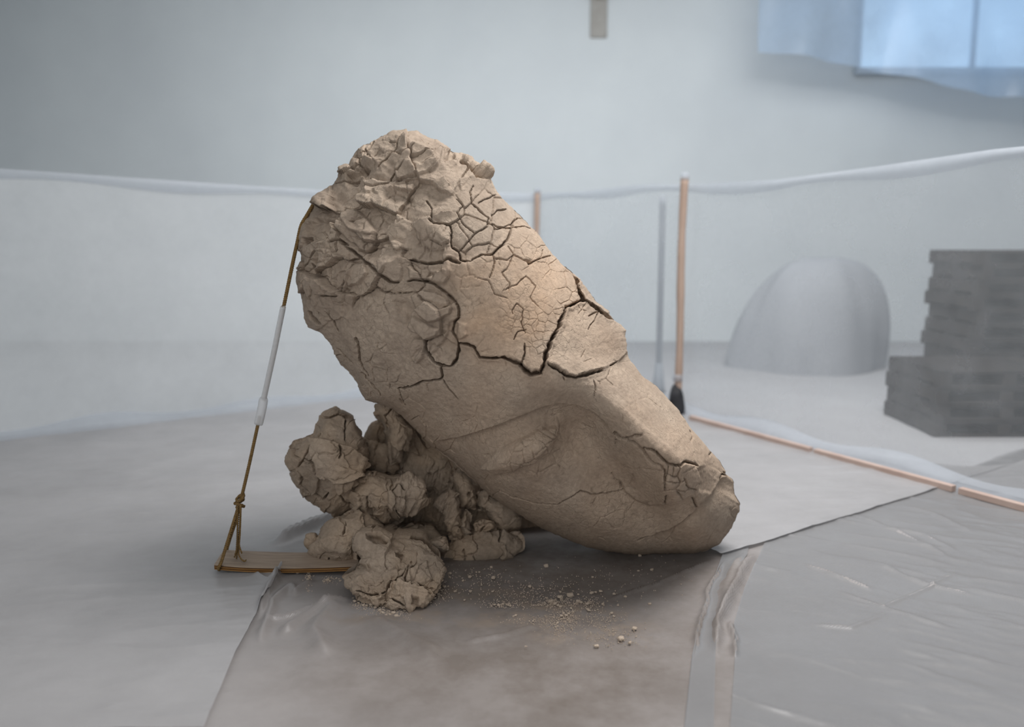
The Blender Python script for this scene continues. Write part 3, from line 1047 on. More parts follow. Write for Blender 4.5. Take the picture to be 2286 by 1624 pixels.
# where the crown is rough: left of and above this line
P_CROWN = [(600, 200), (1120, 200), (1120, 430), (1040, 420), (1000, 470), (960, 490), (1010, 545), (1030, 600), (1030, 700), (1015, 770), (990, 800), (940, 800), (915, 740), (880, 700), (820, 660), (760, 690), (745, 770), (820, 880), (780, 900), (600, 800)]
crown = sm(-25, 25, sdist(HF.WX, HF.WY, P_CROWN)) * (1 - fore)
upper = np.clip(1 - crown - fore - face - frag, 0, 1) * sm(640, 560, Y)     # the plated side above the forehead
temple = np.clip(1 - crown - fore - face - frag - upper, 0, 1)

# rough crown: slabs with their own tilt, broken edges, ridges
ed, ox, oy, rn = worley(HF.WX * 1.0 + 14 * fbm(X, Y, 40, 3, 40), HF.WY * 1.25 + 14 * fbm(X, Y, 40, 3, 41), 84, 5)
slab = (rn[..., 0] - .5) * .026 + ((rn[..., 1] - .5) * ox + (rn[..., 2] - .5) * oy) * .0008
ed2, ox2, oy2, rn2 = worley(HF.WX * 1.1 + 300, HF.WY + 9 * fbm(X, Y, 22, 3, 44), 31, 6)
slab2 = (rn2[..., 0] - .5) * .012 + ((rn2[..., 1] - .5) * ox2 + (rn2[..., 2] - .5) * oy2) * .0010
flow = fbm(X * .55 + Y * .5, -X * .5 + Y * 1.5, 36, 4, 61, True)
HF.H += crown * (slab * 1.4 + slab2 * .6 * sm(-.05, .3, fbm(X, Y, 90, 2, 12)) + .007 * flow + .0045 * fbm(X, Y, 24, 4, 62))
g1 = sm(-.1, .25, fbm(X, Y, 70, 3, 63))
HF.H -= crown * .030 * g1 * (1 - sm(.4, 1.5, ed))
HF.H -= crown * .010 * sm(.0, .3, fbm(X, Y, 60, 3, 64)) * (1 - sm(.4, 1.5, ed2))
# the very top: strong folds and hollows
top = sm(470, 380, Y + .12 * (X - 900)) * crown
HF.H += top * (.022 * fbm(X * .8 + Y * .6, Y * 1.3 - X * .7, 80, 3, 70, True))
left = sm(800, 720, X + .1 * (Y - 500)) * crown
HF.H += left * (.017 * fbm(X * 1.2, Y * .8, 60, 3, 71, True))
# temple and face: wrinkles
HF.H += temple * (.006 * fbm(X * 1.2 - Y * .4, Y * .8 + X * .5, 30, 4, 72) + .004 * fbm(X, Y, 9, 3, 73))
ed3, ox3, oy3, rn3 = worley(HF.WX + 120, HF.WY + 50, 38, 8)
HF.H -= temple * .009 * sm(.12, .4, fbm(X, Y, 60, 3, 74)) * (1 - sm(.3, 1.3, ed3))
HF.H += face * (.0022 * fbm(X, Y, 7, 3, 75) + .004 * fbm(X, Y, 45, 3, 76))
HF.H -= (face * (1 - lid)) * .006 * sm(.22, .45, fbm(X, Y, 50, 3, 77)) * (1 - sm(.3, 1.2, ed3))
# plated side
ed4, ox4, oy4, rn4 = worley(HF.WX + 40, HF.WY + 90, 54, 9)
HF.H += upper * ((rn4[..., 0] - .5) * .006 + ((rn4[..., 1] - .5) * ox4 + (rn4[..., 2] - .5) * oy4) * .00030 + .004 * fbm(X, Y, 22, 4, 78))
HF.H -= upper * .013 * (1 - sm(.4, 1.6, ed4)) * sm(-.25, .05, fbm(X, Y, 70, 2, 79))
# forehead: fine drying cracks
HF.H += fore * (.015 + .0025 * fbm(X, Y, 18, 3, 80))
ed5, ox5, oy5, rn5 = worley(HF.WX + 10, HF.WY + 220, 31, 10)
HF.H -= fore * .007 * (1 - sm(.15, .95, ed5)) * sm(-.18, .1, fbm(X, Y, 80, 3, 81))
ed6, ox6, oy6, rn6 = worley(HF.WX + 77, HF.WY + 20, 17, 11)
HF.H -= fore * .004 * (1 - sm(.15, .9, ed6)) * sm(.0, .25, fbm(X, Y, 60, 3, 82)) * sm(640, 720, Y)
HF.H += frag * (.012 + .003 * fbm(X, Y, 14, 3, 83)) + .004 * frag * fbm(X, Y, 60, 2, 84)
HF.H -= frag * .006 * (1 - sm(.3, 1.2, ed5)) * sm(.15, .35, fbm(X, Y, 50, 3, 85))
ed7, ox7, oy7, rn7 = worley(HF.WX + 7, HF.WY + 3, 24, 13)
HF.H -= lid * .008 * (1 - sm(.3, 1.2, ed7)) * sm(1120, 1160, X)

# loose flakes and lumps standing on the crown
FLAKES = [
    ([(857, 548), (884, 540), (900, 546), (897, 580), (901, 600), (895, 625), (880, 629), (855, 612), (847, 590)], .022, .010),
    ([(918, 662), (944, 650), (973, 653), (997, 668), (1009, 686), (1004, 700), (985, 708), (962, 718), (945, 706), (930, 690)], .024, .010),
    ([(720, 556), (745, 556), (770, 574), (790, 590), (786, 612), (775, 640), (765, 659), (727, 657), (708, 622), (713, 600)], .030, .006),
    ([(791, 590), (815, 590), (824, 612), (808, 634), (780, 640), (777, 618)], .024, .006),
    ([(757, 480), (790, 466), (824, 492), (845, 520), (838, 552), (822, 564), (802, 556), (775, 535), (754, 512)], .026, .008),
    ([(928, 705), (945, 713), (982, 735), (980, 748), (955, 756), (935, 741), (925, 722)], .020, .010),
    ([(918, 765), (926, 755), (949, 760), (953, 780), (945, 800), (930, 812), (917, 795)], .020, .006),
    ([(1011, 728), (1024, 716), (1044, 722), (1047, 748), (1030, 756), (1015, 745)], .016, .006),
    ([(963, 506), (1003, 507), (1006, 540), (986, 548), (962, 536), (956, 518)], .012, .004),
    ([(914, 597), (944, 592), (975, 594), (1003, 586), (1008, 606), (996, 632), (972, 632), (946, 622), (918, 624)], .018, .004),
    ([(917, 340), (965, 326), (985, 345), (975, 382), (930, 398), (884, 402), (880, 376)], .018, .006),
    ([(868, 420), (900, 408), (922, 412), (918, 424), (890, 424)], .018, .004),
    ([(1032, 344), (1052, 356), (1078, 382), (1088, 402), (1078, 402), (1056, 380), (1032, 362)], .030, .0),
]
for poly, h, dome in FLAKES:
    HF.plate(poly, h, 2.0, ((random.random() - .5) * 3e-4, (random.random() - .5) * 3e-4), dome)
HF.plate([(1000, 720), (1022, 712), (1026, 760), (1018, 808), (990, 812), (968, 792), (985, 770), (1000, 750)], -.016, 4)
# hollows and deep holes
for poly, h, s_ in (([(684, 498), (700, 488), (735, 492), (742, 510), (728, 534), (700, 540), (684, 524)], -.050, 7),
                    ([(678, 535), (688, 531), (694, 540), (684, 547)], -.06, 3),
                    ([(772, 388), (790, 384), (812, 372), (818, 380), (800, 400), (788, 414), (775, 408)], -.060, 5),
                    ([(1028, 356), (1045, 366), (1064, 388), (1080, 402), (1060, 402), (1040, 384)], -.060, 4),
                    ([(1166, 584), (1180, 585), (1186, 591), (1178, 596)], -.018, 2),
                    ([(755, 680), (800, 668), (820, 672), (800, 690), (765, 700)], -.018, 9),
                    ([(880, 675), (905, 672), (920, 690), (915, 712), (890, 700)], -.022, 9),
                    ([(862, 428), (905, 428), (915, 448), (880, 456), (862, 446)], -.022, 9),
                    ([(958, 424), (985, 420), (990, 450), (970, 462), (956, 450)], -.018, 9),
                    ([(700, 560), (722, 570), (715, 610), (700, 622), (694, 600)], -.028, 7),
                    ([(1003, 338), (1016, 346), (1012, 362), (996, 360)], -.035, 4)):
    HF.plate(poly, h, s_)
# steps and creases of the face
HF.step([(960, 990), (1020, 982), (1100, 958), (1153, 937), (1206, 916), (1248, 905), (1285, 909), (1325, 927), (1351, 950), (1370, 972)], -.050, 40, (0.1, 1), 5)
HF.plate(P_LID, .020, 3, (0, 0), .020)
HF.step([(1106, 1012), (1150, 990), (1200, 966), (1246, 951)], -.010, 12, (-.4, -1), 4)
HF.step(MOUTH, -.034, 34, (1, 1), 2.5)
HF.crack(MOUTH, 2.6, .024)
HF.step([(1555, 1128), (1592, 1098), (1612, 1066)], .008, 14, (-1, -1), 4)
HF.step([(1378, 1060), (1394, 1099), (1420, 1120), (1450, 1132), (1484, 1130), (1525, 1120), (1556, 1100)], -.022, 18, (-.6, 1), 4)
HF.step([(1557, 1042), (1566, 1070), (1560, 1100)], -.016, 16, (1, .2), 3)
HF.step([(1363, 870), (1399, 913), (1444, 955), (1497, 997), (1524, 1031)], -.010, 40, (1, -1), 5)

# traced cracks: points, half width in pixels, depth in metres
CRACKS = [
    ([(952, 759), (957, 783), (971, 807), (987, 817), (1010, 816), (1021, 799), (1025, 764)], 3.6, .060),
    ([(1025, 764), (1058, 772), (1066, 786), (1074, 799), (1098, 800), (1130, 801), (1165, 812)], 3.4, .060),
    ([(1162, 812), (1172, 826), (1183, 834), (1206, 833), (1213, 812), (1217, 790), (1228, 765), (1243, 736), (1250, 710), (1256, 691)], 5.0, .085),
    ([(1254, 692), (1270, 684), (1285, 678), (1301, 675)], 4.0, .070),
    ([(1250, 587), (1272, 611), (1286, 630), (1288, 654), (1301, 672), (1317, 688), (1338, 699), (1371, 717)], 5.6, .090),
    ([(1220, 814), (1243, 823), (1264, 839), (1283, 846), (1306, 839), (1345, 830)], 3.4, .060),
    ([(1359, 821), (1375, 810)], 2.0, .025),
    ([(1165, 812), (1170, 790), (1169, 770)], 2.0, .030),
    ([(987, 817), (986, 846), (966, 850), (944, 852), (918, 862), (891, 868)], 2.4, .040),
    ([(989, 849), (1005, 870), (1024, 891)], 1.4, .018),
    ([(891, 868), (896, 884), (905, 905)], 1.3, .015),
    ([(912, 627), (944, 627), (973, 635), (1000, 656), (1018, 675), (1025, 693), (1026, 711), (1014, 719), (1010, 740), (1024, 764)], 3.0, .045),
    ([(759, 537), (799, 572), (836, 603), (870, 630), (888, 629)], 3.0, .045),
    ([(736, 540), (759, 537), (780, 548)], 2.5, .03),
    ([(961, 496), (972, 502), (1005, 504), (1009, 519), (1006, 550), (1021, 561), (1028, 582), (1050, 585)], 2.6, .045),
    ([(912, 582), (936, 585), (952, 591), (984, 588), (1002, 580), (1028, 588)], 3.2, .045),
    ([(1021, 561), (1063, 524), (1087, 508), (1090, 487), (1074, 474), (1053, 455), (1050, 430), (1058, 418)], 1.6, .024),
    ([(1090, 500), (1135, 511), (1167, 508), (1186, 512)], 1.9, .026),
    ([(1139, 511), (1130, 535), (1116, 556), (1099, 572), (1077, 569), (1053, 582)], 2.2, .030),
    ([(1021, 476), (1037, 503), (1061, 524)], 1.6, .022), ([(1021, 476), (1034, 460), (1020, 446)], 1.4, .02),
    ([(1095, 482), (1110, 472), (1130, 466)], 1.5, .022), ([(1139, 508), (1145, 496), (1158, 486)], 1.5, .022),
    ([(1065, 456), (1090, 446), (1108, 436)], 1.4, .02),
    ([(1099, 572), (1103, 593), (1096, 612), (1090, 625)], 1.4, .020),
    ([(1130, 556), (1143, 574), (1169, 588), (1185, 590), (1201, 582), (1225, 576)], 1.7, .024),
    ([(1103, 582), (1130, 586), (1143, 574)], 1.3, .016),
    ([(1143, 576), (1130, 605), (1118, 612), (1136, 636), (1133, 656)], 1.2, .014),
    ([(1201, 582), (1205, 565)], 1.3, .016),
    ([(1120, 650), (1150, 640), (1170, 622), (1190, 640), (1180, 668), (1200, 690)], 1.2, .014),
    ([(1060, 620), (1090, 632), (1105, 660), (1130, 670)], 1.2, .014),
    ([(1140, 700), (1152, 680), (1166, 690), (1160, 720), (1170, 745)], 1.4, .018),
    ([(1144, 760), (1152, 742), (1172, 738)], 1.6, .02),
    ([(1008, 540), (985, 548), (958, 536)], 1.4, .02),
    ([(952, 448), (965, 468), (966, 495)], 2.0, .03),
    ([(815, 423), (836, 421), (865, 407), (878, 386), (905, 370)], 1.9, .028), ([(815, 423), (820, 396)], 1.6, .022),
    ([(891, 318), (887, 333), (860, 357), (842, 372)], 1.9, .03), ([(868, 320), (886, 324), (910, 300)], 1.9, .03),
    ([(886, 345), (905, 352), (925, 345)], 1.6, .022), ([(800, 342), (820, 334), (835, 318)], 2.2, .03),
    ([(727, 659), (764, 659), (775, 619), (791, 590)], 2.0, .030),
    ([(844, 521), (842, 545), (836, 558), (820, 566)], 2.2, .03), ([(790, 500), (815, 488), (826, 470)], 1.5, .02),
    ([(786, 530), (800, 556), (816, 566)], 1.3, .016),
    ([(691, 590), (706, 625), (707, 654), (700, 680), (710, 700)], 2.2, .034), ([(665, 603), (684, 585), (700, 560)], 1.8, .028),
    ([(752, 640), (730, 622)], 1.3, .016),
    ([(799, 764), (802, 785), (804, 804), (812, 822), (822, 838)], 2.4, .034), ([(793, 756), (801, 768)], 4.2, .03),
    ([(808, 832), (836, 868), (850, 885)], 2.2, .03), ([(755, 778), (772, 798), (786, 812)], 1.8, .024),
    ([(690, 695), (700, 712), (715, 722)], 4.5, .05), ([(728, 695), (742, 715), (756, 742)], 2.2, .03),
    ([(918, 940), (935, 930), (948, 950)], 1.2, .012), ([(893, 892), (905, 905)], 2.2, .022),
    ([(1373, 966), (1380, 974), (1396, 980), (1418, 990), (1436, 1007), (1452, 1027), (1470, 1038), (1481, 1049), (1483, 1075), (1480, 1099)], 2.0, .030),
    ([(1373, 966), (1384, 975)], 5.0, .03), ([(1373, 970), (1374, 992)], 1.4, .016), ([(1396, 979), (1418, 974), (1436, 975)], 2.2, .02),
    ([(1436, 1003), (1460, 1009), (1474, 1020), (1489, 1035), (1516, 1042), (1526, 1033), (1557, 1042)], 2.3, .036),
    ([(1516, 1042), (1513, 1062), (1521, 1078), (1508, 1093), (1481, 1099)], 1.4, .022),
    ([(1490, 1040), (1487, 1058), (1502, 1064), (1513, 1062)], 1.3, .018), ([(1502, 1044), (1502, 1062)], 1.2, .016),
    ([(1487, 1058), (1484, 1075)], 1.2, .016), ([(1483, 1080), (1500, 1078), (1521, 1078)], 1.2, .016),
    ([(1510, 1094), (1516, 1106), (1524, 1116)], 1.4, .02), ([(1529, 1067), (1532, 1082), (1540, 1091), (1555, 1096)], 1.4, .02),
    ([(1521, 1078), (1532, 1072)], 1.2, .016), ([(1510, 1094), (1530, 1100), (1540, 1091)], 1.2, .016),
    ([(1485, 1107), (1484, 1128)], 1.8, .024), ([(1548, 1115), (1559, 1138)], 2.0, .026),
    ([(1367, 1054), (1372, 1068), (1381, 1078), (1394, 1099), (1365, 1099), (1328, 1103), (1296, 1097), (1272, 1115), (1243, 1128), (1200, 1125), (1153, 1112), (1113, 1096)], 1.3, .018),
    ([(1299, 950), (1310, 957), (1330, 960)], 1.4, .016), ([(1327, 850), (1330, 868), (1326, 890)], 1.2, .014),
    ([(1312, 710), (1325, 704), (1334, 702)], 2.0, .018), ([(1334, 704), (1322, 722), (1310, 738)], 1.6, .018),
    ([(1258, 842), (1262, 850)], 1.3, .015), ([(1540, 962), (1547, 975), (1541, 985)], 1.6, .02), ([(1588, 1008), (1582, 1018)], 1.5, .02), ([(1612, 1062), (1622, 1058)], 3.0, .03),
]
for pts, w, d in CRACKS:
    HF.crack(pts, w if w > 3 else (w * .8 if w > 2.1 else w * .55), d, lip=.004 if w > 2.8 else 0.0)

CTRL = [(900, 500, 0), (780, 600, 0), (720, 500, 0), (800, 720, 0), (900, 800, 0), (960, 900, 0), (1000, 400, 0), (920, 330, 0), (1050, 560, .01), (1150, 650, .02), (1080, 740, .015), (1180, 770, .015),
        (1310, 760, .03), (1270, 640, .0), (1230, 560, 0), (1390, 760, 0), (1000, 960, 0), (1060, 900, .01),
        (1150, 890, .04), (1230, 865, .07), (1295, 868, .08), (1345, 900, .10), (1100, 925, .02), (1350, 935, .07),
        (1290, 955, -.130), (1250, 940, -.080), (1325, 985, -.120), (1335, 1030, -.105), (1160, 965, -.015), (1190, 1000, .025), (1120, 1035, .015), (1050, 1010, 0),
        (1250, 1040, -.065), (1290, 1020, -.105), (1200, 1090, -.005), (1280, 1130, .015), (1340, 1165, .015), (1180, 1140, 0), (1260, 1190, 0),
        (1362, 868, .11), (1399, 913, .155), (1450, 958, .20), (1500, 1000, .245), (1530, 1040, .25),
        (1378, 965, .085), (1412, 990, .145), (1445, 1018, .185), (1478, 1048, .225), (1486, 1090, .225), (1500, 1115, .16), (1525, 1090, .22), (1510, 1060, .235),
        (1372, 1030, -.075), (1385, 1085, -.080), (1410, 1118, -.060), (1440, 1135, -.045), (1480, 1150, -.02), (1405, 1040, .02), (1440, 1075, .07), (1460, 1105, .06),
        (1540, 1145, .03), (1590, 1085, .05), (1585, 1140, .06), (1540, 1180, .055), (1450, 1215, .0), (1520, 1220, .01), (1610, 1170, .02),
        (1430, 870, .06), (1500, 940, .10), (1556, 1000, .10), (1600, 1045, .06), (1640, 1110, 0)]
GXl, GYl = np.meshgrid(np.arange(640, 1681, 8.0), np.arange(270, 1266, 8.0))
LOW = Field(0, 0, 10, 10)
LOW.x0 = LOW.y0 = 0
LOW.H = tps(CTRL, GXl, GYl)


# the thin broken rim of the far forehead stands proud of the wide crack before it
HR = Field(1220, 550, 1440, 760, 3)
HR.H = .10 * sm(-2.5, 2.5, sdist(HR.WX, HR.WY, [(1252, 584), (1277, 608), (1292, 626), (1295, 650), (1307, 668), (1342, 693), (1376, 712), (1430, 690), (1330, 590), (1262, 560)]))


def head_low(x, y):
    m = (x > 1220) & (x < 1440) & (y > 550) & (y < 760)
    return LOW.sample((x - 640) / 8.0, (y - 270) / 8.0) + np.where(m, HR.sample(x, y), 0)


V, F, hx, hy, nfront = inflate(HEAD, (1130, 790), 780, lambda x, y: HY + 0 * x, .58, .62, HF.sample, head_low, 2, 0.0, 22, .004, .9, rim_noise=2.2)
tri = (F[:, 2] == F[:, 3]) | (F[:, 0] == F[:, 1])
Nrm = vnormals(V, F)
Fq = F[~tri]
fc = Fq.mean(1)
fx = hx[Fq].mean(1); fy = hy[Fq].mean(1)
front = np.zeros(len(Fq), bool); front[:nfront] = True
wx = fx; wy = fy
lab = np.zeros(len(Fq), int)
lab[inside(wx, wy, P_FACE)] = 1
for k, poly in ((2, P_FORE), (3, P_FRAG), (4, P_RIDGE)):
    lab[inside(wx, wy, poly)] = k
for k, poly in ((5, P_LID), (6, P_CHIN), (7, P_NOSE)):
    lab[inside(wx, wy, poly) & (lab == 1)] = k
lab[~front] = 0
for k, (poly, h, dome) in enumerate(FLAKES):
    lab[inside(wx, wy, poly) & front & (lab == 0)] = 10 + k
warm_f = np.clip(.85 * sm(-60, 60, sdist(hx, hy, P_FORE)) + .35 * sm(-20, 60, sdist(hx, hy, P_FRAG)) + .30 * sm(-60, 120, sdist(hx, hy, P_FACE)), 0, 1) * (.55 + .6 * fbm(hx, hy, 90, 3, 90))
warm_f = np.clip(warm_f, 0, 1)
root = thing('head_sculpture', tuple(at(1143, 1240, HY)[:2]) + (0,), 'giant cracked clay head lying tilted face-down on the plastic floor', 'sculpture')
names = {0: ('cranium', 'rough flaking crown and temple of the head'), 1: ('face', 'smooth cheek and brow of the clay face'), 2: ('forehead_plate', 'warm tan forehead with a fine net of drying cracks'),
         3: ('forehead_fragment', 'broken forehead piece outlined by wide dark cracks'), 4: ('forehead_fragment', 'thin broken rim of the far forehead'), 5: ('eyelid', 'closed swollen eyelid with cracked edge'),
         6: ('chin', 'lower lip and chin resting on the floor'), 7: ('nose', 'nose with a crazed, cracked tip')}
for k in np.unique(lab):
    nm, lb = names.get(int(k), ('clay_flake', None))
    o = sub_mesh(nm, V, Fq, lab == k, M['clay'], root, Nrm, warm_f)
    if lb: o['label'] = lb

# ------------------------------------------------------------------ the neck rubble
RF = Field(620, 890, 1190, 1390, 17, 2.6)
X, Y = RF.X, RF.Y
wb = 14 * fbm(X, Y, 26, 3, 29); wc = 14 * fbm(X, Y, 26, 3, 30)
e1, o1x, o1y, r1 = worley(RF.WX + wb, RF.WY + wc, 66, 21)
e2, o2x, o2y, r2 = worley(RF.WX + 200 + wb, RF.WY + 60 + wc, 34, 22)
RF.H += (r1[..., 0] - .5) * .018 + ((r1[..., 1] - .5) * o1x + (r1[..., 2] - .5) * o1y) * .0007
RF.H += ((r2[..., 0] - .5) * .006 + ((r2[..., 1] - .5) * o2x + (r2[..., 2] - .5) * o2y) * .0007) * sm(-.1, .3, fbm(X, Y, 60, 2, 23))
RF.H += .010 * fbm(X, Y, 48, 3, 24, True) + .0035 * fbm(X, Y, 11, 3, 25)
RF.H -= .016 * (1 - sm(.3, 1.2, e1)) * sm(-.1, .2, fbm(X, Y, 50, 2, 26))
RF.H -= .008 * (1 - sm(.2, 1.0, e2)) * sm(.1, .35, fbm(X, Y, 40, 2, 27))
low_ = sm(1270, 1310, Y + .15 * (X - 880)) * sm(1000, 985, X) * sm(745, 760, X)
RF.H += low_ * (.016 * fbm(X, Y, 30, 4, 31, True) - .012 * sm(.25, .5, fbm(X, Y, 16, 3, 32)))
col_ = sm(870, 900, X) * sm(1180, 1165, Y) * sm(1000, 985, X - .9 * (Y - 1060))
RF.H += col_ * .016 * fbm(X * 1.5 + Y * .5, Y * .35 - X * .2, 22, 4, 33, True)
R_CR = [([(712, 968), (688, 1005), (676, 1025), (668, 1042)], 2.0), ([(676, 1025), (706, 1034), (710, 1048)], 2.2), ([(681, 1082), (700, 1100), (722, 1115), (736, 1098)], 1.8), ([(681, 1082), (675, 1060), (668, 1052)], 1.6),
        ([(769, 938), (768, 985)], 2.0), ([(716, 930), (745, 925), (785, 936)], 1.6), ([(754, 996), (755, 1020)], 1.6), ([(755, 1100), (772, 1120), (790, 1128)], 2.0),
        ([(818, 1110), (822, 1140), (840, 1162), (860, 1182)], 2.6), ([(880, 1132), (895, 1148), (935, 1128)], 1.6), ([(870, 1100), (890, 1088), (900, 1098)], 1.4), ([(768, 1168), (766, 1192)], 2.0),
        ([(748, 1160), (775, 1150), (790, 1142)], 2.0), ([(735, 1245), (738, 1262), (752, 1268)], 2.2), ([(854, 1366), (858, 1320), (872, 1298), (890, 1290)], 3.2), ([(890, 1292), (905, 1303), (930, 1300), (945, 1310), (958, 1326)], 1.8),
        ([(905, 1300), (905, 1285), (930, 1262), (948, 1258)], 2.2), ([(800, 1320), (830, 1328), (855, 1318)], 2.4), ([(872, 1298), (900, 1278), (925, 1262)], 2.0), ([(858, 1345), (875, 1335), (900, 1350)], 2.0),
        ([(1036, 1225), (1038, 1250)], 1.8), ([(1118, 1180), (1118, 1212)], 1.8), ([(1070, 1190), (1082, 1175)], 1.6), ([(915, 945), (955, 1002)], 1.8), ([(878, 908), (862, 930), (868, 962)], 2.0)]
for pts, w in R_CR:
    RF.crack(pts, w * 1.15, .045)
for poly, h, s_ in (([(706, 975), (740, 985), (775, 1000), (800, 1020), (806, 1040), (790, 1062), (765, 1070), (745, 1066), (716, 1052), (712, 1030), (700, 1015)], .050, 2.0),
                    ([(750, 1066), (772, 1076), (786, 1064), (780, 1085), (755, 1100)], .030, 2.0),
                    ([(868, 1100), (885, 1076), (918, 1070), (942, 1082), (948, 1118), (920, 1140), (885, 1146), (866, 1128)], .032, 2.5),
                    ([(820, 1138), (838, 1133), (843, 1142), (832, 1148)], -.03, 3),
                    ([(822, 1206), (845, 1205), (864, 1214), (862, 1224), (840, 1222), (826, 1214)], -.05, 3),
                    ([(884, 1240), (898, 1240), (896, 1250), (886, 1248)], -.04, 2.5),
                    ([(855, 1300), (890, 1290), (905, 1303), (935, 1302), (952, 1325), (940, 1352), (900, 1362), (862, 1352)], .018, 3),
                    ([(905, 1262), (950, 1258), (965, 1290), (940, 1306), (905, 1300)], .016, 3),
                    ([(822, 1252), (850, 1230), (900, 1235), (880, 1280), (840, 1300), (790, 1296)], .012, 8),
                    ([(920, 1335), (932, 1338), (928, 1352), (918, 1348)], -.03, 2.5)):
    RF.plate(poly, h, s_, (0, 0), .005)

pile = thing('clay_neck_rubble', (float(at(900, 1255, gY(1255))[0]), gY(1255), 0), 'heap of broken clay neck lumps propping up the head', 'clay rubble')


def lump(name, poly, Y0, Tf, Tb, N, mat, parent, seed, lean=0.0, label=None, c=None, yref=None, col=.12, rough=.022, ground_y=None):
    P = np.asarray(poly, float)
    if c is None:
        Q = resample(np.vstack([P, P[:1]]), 400)
        c = Q.mean(0)
    yb = P[:, 1].max()
    yr = lambda x, y: Y0 + lean * (yb - y) / 100.0
    Vl, Fl, lx, ly, _ = inflate(P, c, N, yr, Tf, Tb, RF.sample, None, seed, rough, 10, .002, .85, rim_noise=3.4, rim_fade=.25)
    tri_ = (Fl[:, 2] == Fl[:, 3]) | (Fl[:, 0] == Fl[:, 1])
    cc = np.clip(col + .35 * fbm(lx, ly, 60, 3, seed), 0, 1)
    o = raw_mesh(name, Vl, Fl[~tri_], mat, parent, True, None, cc)
    if label: o['label'] = label
    return o


cl = M['clay_pile']
lump('neck_column', [(846, 909), (880, 900), (920, 935), (975, 985), (1055, 1055), (1110, 1100), (1150, 1135), (1164, 1192), (1168, 1225), (1120, 1238), (1040, 1240), (960, 1245), (900, 1230), (850, 1190), (838, 1120), (830, 1044), (858, 990), (868, 965), (846, 928)], 4.42, .20, .3, 300, cl, pile, 101, .0, 'shadowed core of the broken neck', c=(960, 1110))
lump('neck_column', [(843, 909), (870, 898), (900, 930), (925, 962), (905, 985), (895, 1030), (872, 1040), (868, 990), (872, 965), (850, 930)], 4.16, .09, .1, 130, cl, pile, 102, .0, 'torn strip of clay joining neck and head', c=(884, 955))
lump('clay_lump', [(825, 959), (833, 950), (849, 943), (873, 967), (874, 1000), (845, 1006), (826, 990), (818, 978)], 4.45, .08, .1, 110, cl, pile, 103)
lump('clay_lump', [(812, 980), (838, 985), (880, 1000), (890, 1040), (876, 1066), (840, 1075), (805, 1050), (795, 1010)], 4.25, .10, .14, 150, cl, pile, 104)
lump('clay_lump', [(638, 1023), (645, 1004), (658, 988), (687, 978), (701, 970), (703, 951), (714, 930), (728, 918), (744, 913), (769, 930), (785, 936), (798, 957), (812, 979), (818, 1010), (815, 1050), (815, 1095), (806, 1130), (780, 1150), (748, 1153), (719, 1139), (679, 1108), (671, 1089), (653, 1070), (647, 1044)],
     4.10, .24, .26, 300, cl, pile, 105, .0, 'large left boulder of the rubble with a flat plate on it')
lump('clay_lump', [(765, 1100), (790, 1075), (820, 1055), (870, 1070), (917, 1068), (944, 1081), (950, 1118), (941, 1137), (904, 1155), (870, 1180), (850, 1186), (820, 1165), (785, 1146)], 4.0, .19, .22, 240, cl, pile, 106, .0, 'middle lump with a rounded knob')
lump('clay_lump', [(700, 1212), (715, 1190), (748, 1160), (785, 1140), (825, 1145), (856, 1180), (840, 1215), (806, 1235), (798, 1262), (764, 1276), (738, 1267), (714, 1267), (690, 1240), (692, 1222)], 3.88, .15, .25, 240, cl, pile, 107, .03, 'lower lump whose foot covers the end of the swing seat')
lump('clay_lump', [(685, 1196), (702, 1191), (710, 1205), (705, 1222), (690, 1224), (684, 1216)], 3.93, .03, .05, 70, cl, pile, 108)
lump('clay_stick', [(976, 1126), (983, 1112), (995, 1103), (1008, 1102), (1019, 1115), (1022, 1140), (1024, 1166), (1034, 1190), (1040, 1206), (1034, 1215), (1012, 1214), (1004, 1195), (999, 1175), (991, 1150), (980, 1138)], 4.03, .05, .06, 170, cl, pile, 109, .0, 'log-like clay piece standing in the dark hollow', c=(1008, 1155))
lump('clay_stick', [(1040, 1140), (1052, 1150), (1050, 1180), (1042, 1205), (1030, 1190), (1030, 1160)], 4.08, .04, .05, 80, cl, pile, 110)
lump('clay_lump', [(1060, 1172), (1078, 1164), (1103, 1166), (1106, 1182), (1090, 1192), (1069, 1198)], 4.04, .05, .06, 100, cl, pile, 111)
lump('clay_lump', [(1068, 1100), (1090, 1100), (1115, 1125), (1148, 1150), (1150, 1180), (1120, 1185), (1098, 1165), (1084, 1135), (1064, 1140)], 4.14, .08, .12, 150, cl, pile, 112, c=(1108, 1142))
lump('clay_stick', [(1018, 1060), (1040, 1065), (1056, 1090), (1064, 1120), (1060, 1138), (1044, 1136), (1032, 1118), (1020, 1085)], 4.14, .06, .06, 110, cl, pile, 113, c=(1040, 1100))
lump('base_slab', [(985, 1232), (1040, 1200), (1080, 1198), (1118, 1188), (1158, 1192), (1168, 1210), (1169, 1229), (1150, 1240), (1127, 1248), (1090, 1252), (1050, 1262), (1000, 1275), (975, 1262)], 3.92, .06, .3, 220, cl, pile, 114, .12, 'low slab of clay spread on the floor beside the head')
lump('clay_lump', [(955, 1211), (975, 1206), (994, 1202), (1000, 1215), (1001, 1227), (978, 1233), (958, 1224)], 3.86, .05, .06, 90, cl, pile, 115)
lump('clay_lump', [(1100, 1120), (1160, 1100), (1250, 1130), (1320, 1180), (1345, 1228), (1300, 1234), (1200, 1236), (1130, 1238)], 4.42, .05, .3, 120, cl, pile, 117, .0, 'added clay wedge blocking light in the gap under the cheek', c=(1200, 1190))  # added to stop light from behind leaking through the gap
